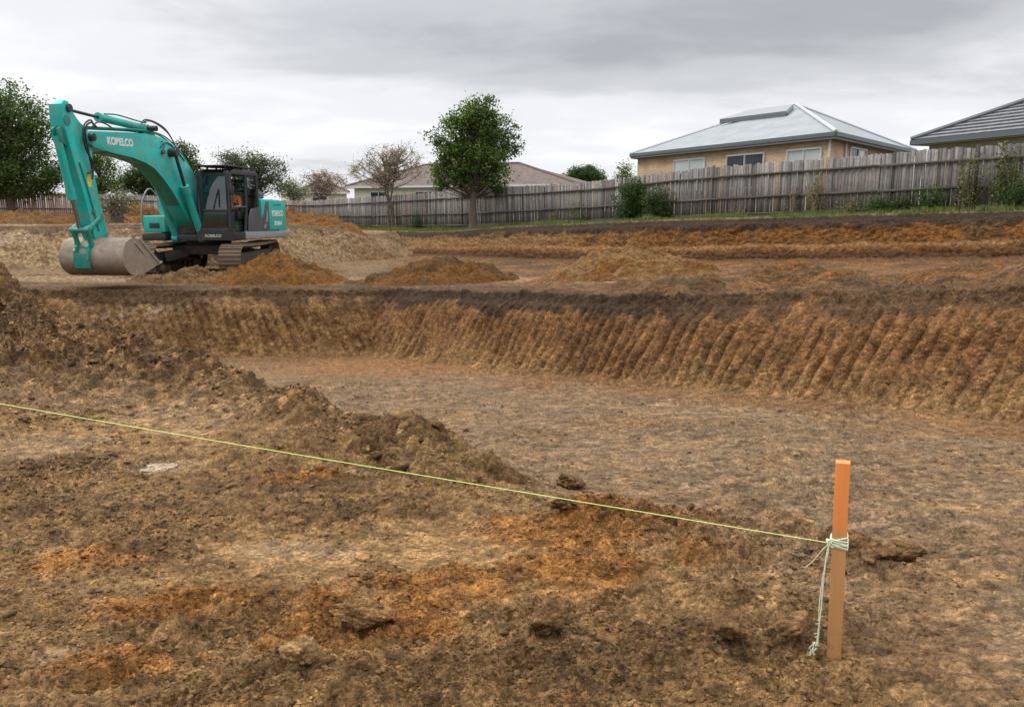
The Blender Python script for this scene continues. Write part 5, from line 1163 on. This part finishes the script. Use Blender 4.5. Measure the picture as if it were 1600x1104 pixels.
def hiphouse(name, L_, R_, depth, ridge_u0, ridge_u1, ridge_v, label, roofm, wallm, wallh=2.5, wins=()):
    """low house seen eaves-on: L_, R_ = front eave corners"""
    ze = (L_[2]+R_[2])/2; e = (R_-L_)[:2]; ln = np.linalg.norm(e); e = e/ln; nn = np.array([-e[1], e[0]]); nn = nn if nn[1] > 0 else -nn
    A, Bp = L_[:2], R_[:2]; Cp, Dp = Bp+nn*depth, A+nn*depth; ctr = (A+Cp)/2; o = empty(name, (ctr[0], ctr[1], ze-wallh)); org = np.array(o.location); tag(o, label, 'house')
    P = [np.array([*q, ze])-org for q in (A, Bp, Cp, Dp)]
    mid = A+nn*depth/2
    def rid(u, v):
        k = ray(u, v); M_ = np.array([[k[0], -e[0]], [k[1], -e[1]]]); t, s_ = np.linalg.solve(M_, mid); return np.array([*(mid+e*s_), k[2]*t+CZ])-org
    r0, r1 = rid(ridge_u0, ridge_v[0]), rid(ridge_u1, ridge_v[1]); zr = (r0[2]+r1[2])/2; r0[2] = r1[2] = zr
    rf = uvquad('roof', [[P[0], P[1], r1, r0], [P[1], P[2], r1], [P[2], P[3], r0, r1], [P[3], P[0], r0]], roofm, o)
    b = B()
    for i in range(4): bar(b, P[i]+[0,0,-.08], P[(i+1) % 4]+[0,0,-.08], .14, .16)
    b.mk('gutter', MATS['aluminium_frame'], rf, False)
    b = B()
    for (p, q) in ((P[0], r0), (P[1], r1), (r0, r1)): b.tube([tuple(p), tuple(q)], .12, 6)
    b.mk('ridge_cap', roofm, rf)
    cc = (P[0]+P[2])/2; ins = [cc*[1,1,0]+(p-cc)*[1,1,0]*.94 for p in P]; wz = wallh-.12
    b = B(); b.poly([(p[0], p[1], wz+.0) for p in P]); b.mk('eave_lining', M_EAVE, rf, False)
    uvquad('wall', [[[*ins[i][:2], -1.5], [*ins[(i+1) % 4][:2], -1.5], [*ins[(i+1) % 4][:2], wz], [*ins[i][:2], wz]] for i in range(4)], wallm, o)
    for (f0, f1) in wins:
        a = ins[0]+(ins[1]-ins[0])*f0; c = ins[0]+(ins[1]-ins[0])*f1; window(o, a[:2], c[:2], wz-.35, wz-1.6, -nn, 2, [M_PANE])
    return o
hiphouse('brick_house', at(540, 291, 66), at(905, 287, 60), 12, 665, 812, (257, 256), 'low house, brown tiled roof and cream walls, behind the big round tree', M_TILEB, M_CREAM, wins=((.08,.16),(.30,.38),(.52,.60)))
hiphouse('brick_house', at(462, 300, 70), at(545, 299, 72), 8, 490, 520, (288, 288), 'small distant brown-roofed house between the excavator and the bare tree', M_TILEB, M_CREAM, wins=((.3,.6),))

# ------------------------------------------------------------ trees and plants
def leaves_mesh(P, size, cols, r, aspect=.55, n=None):
    q = len(P); s_ = size*r.uniform(.6, 1.35, q)
    a = r.normal(size=(q, 3)); a[:, 2] *= .6; a /= np.linalg.norm(a, axis=1)[:, None]; b = r.normal(size=(q, 3)); b = np.cross(a, b); b /= np.linalg.norm(b, axis=1)[:, None]; c = np.cross(a, b)
    s_ = s_[:, None]
    v = np.stack([P-a*s_*.5, P+b*s_*aspect*.5+c*s_*.08, P+a*s_*.5, P-b*s_*aspect*.5+c*s_*.08], 1).reshape(-1, 3)
    return v, np.arange(q*4).reshape(-1, 4), np.repeat(cols, 4, 0)
def tree(name, x, y, z, label, lobes, trunk_h, trunk_r, seed, cols, leaf=.13, nleaf=9000, nclump=170, group=None, limbs=26, clr=.30, cat='tree', dry=False, lean=0.0, multi=1, hollow=.35):
    """lobes: (dx, dz, rx, rz) ellipsoids of the crown, relative to the foot"""
    r = np.random.default_rng(seed); rnd = random.Random(seed); o = empty(name, (x, y, z)); tag(o, label, cat, group)
    # clump centres spread through the lobes, denser near their surface
    W_ = np.array([l[2]**2*l[3] for l in lobes]); W_ /= W_.sum(); C_ = []
    for i in range(nclump):
        l = lobes[r.choice(len(lobes), p=W_)]; d = r.normal(size=3); d /= np.linalg.norm(d); k = (hollow+(1-hollow)*r.uniform()**.6)
        C_.append([l[0]+d[0]*l[2]*k, d[1]*l[2]*k*.95, l[1]+d[2]*l[3]*k])
    C_ = np.array(C_); C_ = C_[C_[:, 2] > trunk_h*.45]
    b = B(); cz = np.mean(C_[:, 2]); topz = C_[:, 2].max()
    starts = []
    for t in range(multi):
        ox = 0 if multi == 1 else rnd.uniform(-.12, .12); sp = 0 if multi == 1 else rnd.uniform(-.5, .5)
        tp = curve([(ox, 0, -.2), (ox+lean*.3+rnd.uniform(-.05,.05), 0, trunk_h*.5), (lean*.7+sp*.6, sp*.3, trunk_h), (lean+sp+rnd.uniform(-.15,.15), sp*.5+rnd.uniform(-.1,.1), trunk_h+(topz-trunk_h)*.5), (lean+sp*1.2, sp*.5, trunk_h+(topz-trunk_h)*.85)], 24)
        rs = [trunk_r/multi**.5*(1.25 if i < 2 else 1)*(1-.85*i/(len(tp)-1)) for i in range(len(tp))]; b.tube(tp, .1, 9, rs); starts.append(tp)
    b.mk('trunk', M_BARK, o)
    b = B(); tw = B()
    idx = r.permutation(len(C_))
    for q, i in enumerate(idx):
        tp = starts[q % multi]; c = C_[i]; k0 = int(len(tp)*.42)
        j = min(len(tp)-1, max(k0, int(len(tp)*(.35+.55*(c[2]-trunk_h)/(topz-trunk_h+.01)*.9)))); s_ = np.array(tp[j]); m_ = s_*.45+c*.55+np.array([0, 0, -.06*np.linalg.norm(c-s_)])+r.normal(size=3)*.06
        big = q < limbs; pts = curve([s_, m_, c], 8); r0 = trunk_r*(.32 if big else .13)
        b.tube(pts, .02, 5, [r0*(1-.85*t/(len(pts)-1))+.004 for t in range(len(pts))])
        if dry:
            for t in range(7):
                e = c+r.normal(size=3)*clr*1.1; b.tube([tuple(c), tuple((c+e)/2+r.normal(size=3)*.04), tuple(e)], .008, 4, [.012, .009, .004])
    b.mk('branches', M_BARK if not dry else M_TWIG, o)
    per = np.maximum(1, r.poisson(nleaf/len(C_), len(C_))); P = np.repeat(C_, per, 0); P = P+r.normal(size=P.shape)*clr*np.array([1, 1, .75])*np.repeat(r.uniform(.55, 1.3, len(C_)), per)[:, None]
    tone = np.repeat(r.uniform(0, 1, len(C_)), per); pick = np.clip(tone*.6+r.uniform(0, .45, len(P)), 0, .999); ca = np.array(cols); ci = ca[(pick*len(ca)).astype(int)]; ci = ci*r.uniform(.7, 1.35, len(P))[:, None]
    v, f, c = leaves_mesh(P, leaf, ci, r); link('crown', npmesh('crown', v, f, c), M_LEAF, o)
    return o
G_MAIN = [(.028,.055,.011),(.048,.088,.015),(.075,.128,.022),(.13,.185,.032)]
G_DARK = [(.030,.056,.016),(.045,.080,.020),(.068,.110,.026)]
G_OLIVE = [(.055,.07,.026),(.08,.10,.035),(.11,.13,.045)]
def T(u, vb, vt, Y, **k):      # tree standing at distance Y below picture column u, foot at row vb, top at row vt
    f = at(u, vb, Y); t = at(u, vt, Y); return f, t[2]-f[2], Y/FPX*1.0
# main tree in front of the fence
f, H, px = T(740, 357, 155, 36.6); s_ = px
def lob(lst, uc, vb): return [((u-uc)*s_, (vb-v)*s_, rx*s_, rz*s_) for (u, v, rx, rz) in lst]
tree('broadleaf_tree', f[0], f[1], f[2], 'big round green tree standing alone in front of the long fence',
     lob([(738,178,20,20),(765,172,12,12),(722,178,10,14),(725,205,30,26),(770,205,28,28),(693,232,20,20),(677,222,9,12),(720,240,34,26),(765,240,38,30),(795,215,16,18),(800,240,12,16),(700,268,26,22),(690,285,14,14),(745,272,40,20),(780,272,22,16),(750,195,26,22),(705,290,18,12),(770,290,22,11),(738,285,28,12)], 740, 357), 1.7, .21, 21, G_MAIN, leaf=.115, nleaf=26000, nclump=360, clr=.19, hollow=.15)
f = at(611, 357, 43.5); s_ = 43.5/FPX
tree('bare_tree', f[0], f[1], f[2], 'thinly leaved reddish brown tree in front of the fence, left of the big green tree',
     lob([(600,262,34,26),(575,268,28,18),(630,258,32,24),(610,240,28,18),(648,270,22,22),(562,262,14,10)], 611, 357), 1.9, .13, 22, [(.20,.12,.07),(.24,.14,.08),(.17,.16,.07),(.14,.14,.06)], leaf=.085, nleaf=2300, nclump=120, clr=.22, dry=True, multi=3, limbs=45)
f = at(20, 350, 45); s_ = 45/FPX
tree('broadleaf_tree', f[0], f[1], f[2], 'largest dark green tree at the far left edge behind the pale fence',
     lob([(15,165,34,34),(40,172,26,28),(-30,180,50,50),(60,200,34,40),(15,230,60,44),(78,235,22,30),(-50,240,50,50),(30,275,60,26),(85,275,28,26),(-20,290,60,20),(60,300,40,14)], 20, 350), 1.8, .26, 23, G_DARK+G_MAIN[:3], leaf=.15, nleaf=42000, nclump=460, clr=.34, hollow=.15)
f = at(160, 345, 50); s_ = 50/FPX
tree('broadleaf_tree', f[0], f[1], f[2], 'loose open tree seen just right of the excavator arm under the boom',
     lob([(150,250,22,22),(175,262,14,16),(168,290,26,14),(140,280,18,20)], 160, 345), 1.8, .14, 24, G_MAIN, leaf=.13, nleaf=7000, nclump=90, clr=.27)
f = at(240, 345, 52); s_ = 52/FPX
tree('broadleaf_tree', f[0], f[1], f[2], 'low dark green tree seen in the gap under the middle of the boom',
     lob([(235,282,34,22),(262,276,22,20),(212,292,18,14)], 240, 345), 1.1, .16, 25, G_DARK, leaf=.13, nleaf=14000, nclump=150, clr=.28, hollow=.1)
f = at(298, 345, 51); s_ = 51/FPX
tree('broadleaf_tree', f[0], f[1], f[2], 'narrow tree top rising behind the boom, left of the cab',
     lob([(297,250,15,18),(300,275,24,22),(292,238,9,9)], 298, 345), 1.6, .13, 26, G_MAIN[:2]+G_OLIVE[:1], leaf=.13, nleaf=6500, nclump=90, clr=.24)
f = at(395, 348, 55); s_ = 55/FPX
tree('broadleaf_tree', f[0], f[1], f[2], 'spreading grey green tree directly behind the excavator cab',
     lob([(395,262,34,20),(365,255,20,14),(425,268,24,18),(385,290,40,18),(435,290,20,14)], 395, 348), 1.7, .16, 27, [(.035,.055,.028),(.055,.075,.035),(.075,.095,.05)], leaf=.13, nleaf=12000, nclump=150, clr=.27)
f = at(462, 350, 56); s_ = 56/FPX
tree('blossom_tree', f[0], f[1], f[2], 'low pale whitish green shrubby tree just right of the excavator', lob([(452,295,18,14),(470,300,16,12)], 462, 350), 1.0, .08, 28, [(.18,.2,.14),(.26,.27,.2),(.12,.15,.08)], leaf=.13, nleaf=2200, nclump=60, clr=.25)
f = at(505, 350, 58); s_ = 58/FPX
tree('blossom_tree', f[0], f[1], f[2], 'low reddish pink leaved tree between the excavator and the bare tree', lob([(492,284,16,13),(515,284,22,13),(505,298,26,10),(535,290,10,8)], 505, 350), 1.2, .09, 29, [(.16,.085,.07),(.24,.15,.13),(.12,.06,.05),(.30,.22,.2)], leaf=.12, nleaf=2600, nclump=80, clr=.25, dry=True)
f = at(910, 300, 85); s_ = 85/FPX
tree('broadleaf_tree', f[0], f[1], f[2]-1, 'small round dark tree far away, right of the brown roof', [(0, 2.9, 1.5, .75), (1.1, 2.6, 1.3, .7), (-1.0, 2.5, 1.1, .7)], 1.2, .2, 30, G_DARK, leaf=.16, nleaf=12000, nclump=110, clr=.28, hollow=.1)

def shrub(name, u, v0, v1, off, wpx, label, seed, cols, nleaf=1500, leaf=.07, group='plants growing along the fence', cat='shrub', dry=False):
    """plant at fence distance off in front of the fence, column u, rows v0 (foot) to v1 (top)"""
    k = ray(u, 330)[:2]; P0 = F0-FN*off; A_ = np.array([[k[0], -FDIR[0]], [k[1], -FDIR[1]]]); t, q = np.linalg.solve(A_, P0); x, y = k*t
    s_ = y/FPX; z = at(u, v0, y)[2]; H = (v0-v1)*s_; w = wpx*s_; r = np.random.default_rng(seed); o = empty(name, (x, y, z)); tag(o, label, cat, group)
    b = B(); C_ = []
    for i in range(max(6, int(w*14))):
        bx = r.normal()*w*.16; ex = np.clip(r.normal()*w*.30, -w*.5, w*.5); h_ = H*r.uniform(.45, 1.0)*(1-.45*(ex/(w*.5))**2); yy = r.normal()*min(.16, w*.15)
        pts = curve([(bx, yy*.4, -.05), ((bx+ex)/2, yy*.7, h_*.5), (ex, yy, h_)], 8); b.tube(pts, .01, 4, [.011*(1-.7*t_/(len(pts)-1)) for t_ in range(len(pts))])
        for p in pts[2:]: C_.append(p)
    b.mk('stems', M_TWIG if dry else M_BARK, o)
    C_ = np.array(C_); P = C_[r.integers(0, len(C_), nleaf)]+r.normal(size=(nleaf, 3))*np.array([.10, .07, .09]); ca = np.array(cols); ci = ca[r.integers(0, len(ca), nleaf)]*r.uniform(.65, 1.35, nleaf)[:, None]
    v, f_, c = leaves_mesh(P, leaf, ci, r); link('foliage', npmesh('foliage', v, f_, c), M_LEAF, o)
DRYC = [(.22,.16,.07),(.16,.11,.05),(.26,.20,.06),(.12,.10,.04)]
shrub('shrub', 985, 348, 278, .45, 62, 'dark bushy shrub climbing the fence under the left end of the cream brick house', 41, G_DARK+[(.04,.07,.02)], 7000, .075)
shrub('shrub', 1030, 346, 290, .35, 56, 'lower dark shrub against the fence beside the taller one', 42, G_DARK, 3200, .07)
shrub('sapling', 973, 290, 250, -.5, 26, 'young light green sapling showing above the fence left of the cream brick house', 43, G_MAIN[2:], 800, .09, cat='sapling')
shrub('vine', 1275, 338, 262, .12, 36, 'yellowing vine climbing the fence below the corner of the cream brick house', 44, DRYC+[(.17,.19,.04)], 420, .07, cat='vine', dry=True)
shrub('vine', 1240, 338, 285, .15, 34, 'brown dry weeds against the fence left of the yellowing vine', 45, DRYC, 260, .055, cat='weeds', dry=True)
shrub('shrub', 1400, 334, 300, .35, 90, 'low green shrub at the fence foot below the gap between the right-hand houses', 46, G_DARK+G_MAIN[:2], 2600, .06)
shrub('shrub', 1450, 333, 290, .3, 46, 'green weed clump at the fence foot below the left end of the tiled roof', 47, G_MAIN[:3], 1500, .06)
shrub('vine', 1515, 332, 232, .14, 60, 'tall tangled yellow green vine over the fence below the dark grey roof', 48, DRYC[:2]+G_OLIVE+[(.14,.17,.03)], 1500, .07, cat='vine', dry=True)
shrub('vine', 1570, 330, 222, .14, 62, 'dense vine over the fence at the right edge of the picture', 49, G_OLIVE+G_DARK+DRYC[:1], 2100, .07, cat='vine', dry=True)
shrub('shrub', 1590, 330, 280, .4, 70, 'dark green shrub at the fence foot at the right edge of the picture', 50, G_DARK, 2600, .06)
shrub('shrub', 905, 350, 318, .2, 36, 'small bush at the fence foot left of the dark climbing shrub', 51, G_OLIVE+G_DARK, 700, .06)
shrub('shrub', 868, 352, 322, .2, 18, 'yellowish weeds at the fence foot right of the big green tree', 52, DRYC+G_OLIVE, 260, .06, cat='weeds', dry=True)
shrub('shrub', 650, 358, 325, .2, 20, 'small dark bush at the fence foot left of the big tree trunk', 53, G_DARK, 600, .06)
shrub('shrub', 1160, 342, 316, .15, 40, 'dry brown weeds at the fence foot below the dark window of the cream brick house', 54, DRYC, 300, .05, cat='weeds', dry=True)
shrub('shrub', 1330, 337, 310, .2, 50, 'mixed green weeds at the fence foot right of the yellowing vine', 55, G_OLIVE+DRYC, 700, .055, cat='weeds')

def grass():
    r = np.random.default_rng(77); n = 42000; q = r.uniform(-7, 34, n); off = -r.uniform(-1.85, .05, n)*1.0; 
    x = F0[0]+FDIR[0]*q-FN[0]*off*1.0; y = F0[1]+FDIR[1]*q-FN[1]*off*1.0
    h, m = base(x, y); keep = (m['sb'] > .97) & (fbm(x*1.2, y*1.2, None, 3, 91) > -.32); x, y, h = x[keep], y[keep], h[keep]; n = len(x)
    hh = r.uniform(.04, .16, n)*np.clip(1+1.3*fbm(x*.7, y*.7, None, 2, 92), .4, 2.2); a = r.uniform(0, 6.28, n); w = .012+.006*r.uniform(size=n); l = r.normal(size=(n, 2))*.04
    b0 = np.stack([x-np.cos(a)*w, y-np.sin(a)*w, h+CZ-.02], -1); b1 = np.stack([x+np.cos(a)*w, y+np.sin(a)*w, h+CZ-.02], -1); t = np.stack([x+l[:, 0], y+l[:, 1], h+CZ+hh], -1)
    V = np.stack([b0, b1, t], 1).reshape(-1, 3); ca = np.array([(.06,.10,.025),(.09,.13,.03),(.12,.15,.04),(.20,.16,.07)]); c = np.repeat(ca[r.integers(0, 4, n)]*r.uniform(.7, 1.3, n)[:, None], 3, 0)
    o = link('grass_strip', npmesh('grass_strip', V, np.arange(3*n).reshape(-1, 3), c), M_LEAF, kind='stuff'); o['label'] = 'rough green grass along the foot of the long fence'; o['category'] = 'grass'
grass()
# uprooted stump with roots on the high ground behind the arm
def stump():
    x, y = at(180, 345, 29)[0], 29.0; z = hbase(x, y); o = empty('tree_stump', (x, y, z)); tag(o, 'dark uprooted stump with ragged roots behind the excavator arm', 'stump'); r = np.random.default_rng(9)
    b = B(); b.tube(curve([(0,0,-.1),(.05,0,.3),(-.05,0,.6),(.0,.1,.85)], 10), .2, 9, [.30,.27,.25,.23,.22,.2,.2,.18,.16,.15,.14][:len(curve([(0,0,-.1),(.05,0,.3),(-.05,0,.6),(.0,.1,.85)], 10))]); b.mk('trunk', MATS['bark'], o)
    b = B()
    for i in range(26):
        d = r.normal(size=3); d /= np.linalg.norm(d); s0 = np.array([0, 0, .45]); e = s0+d*r.uniform(.35, .75); b.tube(curve([tuple(s0), tuple((s0+e)/2+r.normal(size=3)*.08), tuple(e)], 8), .02, 5, [.05*(1-.1*t) for t in range(9)][:len(curve([tuple(s0), tuple(s0), tuple(e)], 8))])
    b.mk('roots', MATS['bark'], o)
    P = r.normal(size=(700, 3))*np.array([.35, .3, .25])+[.2, 0, .75]; ca = np.array(G_OLIVE)*.7; v, f, c = leaves_mesh(P, .09, ca[r.integers(0, 3, 700)], r); link('foliage', npmesh('foliage', v, f, c), M_LEAF, o)
stump()
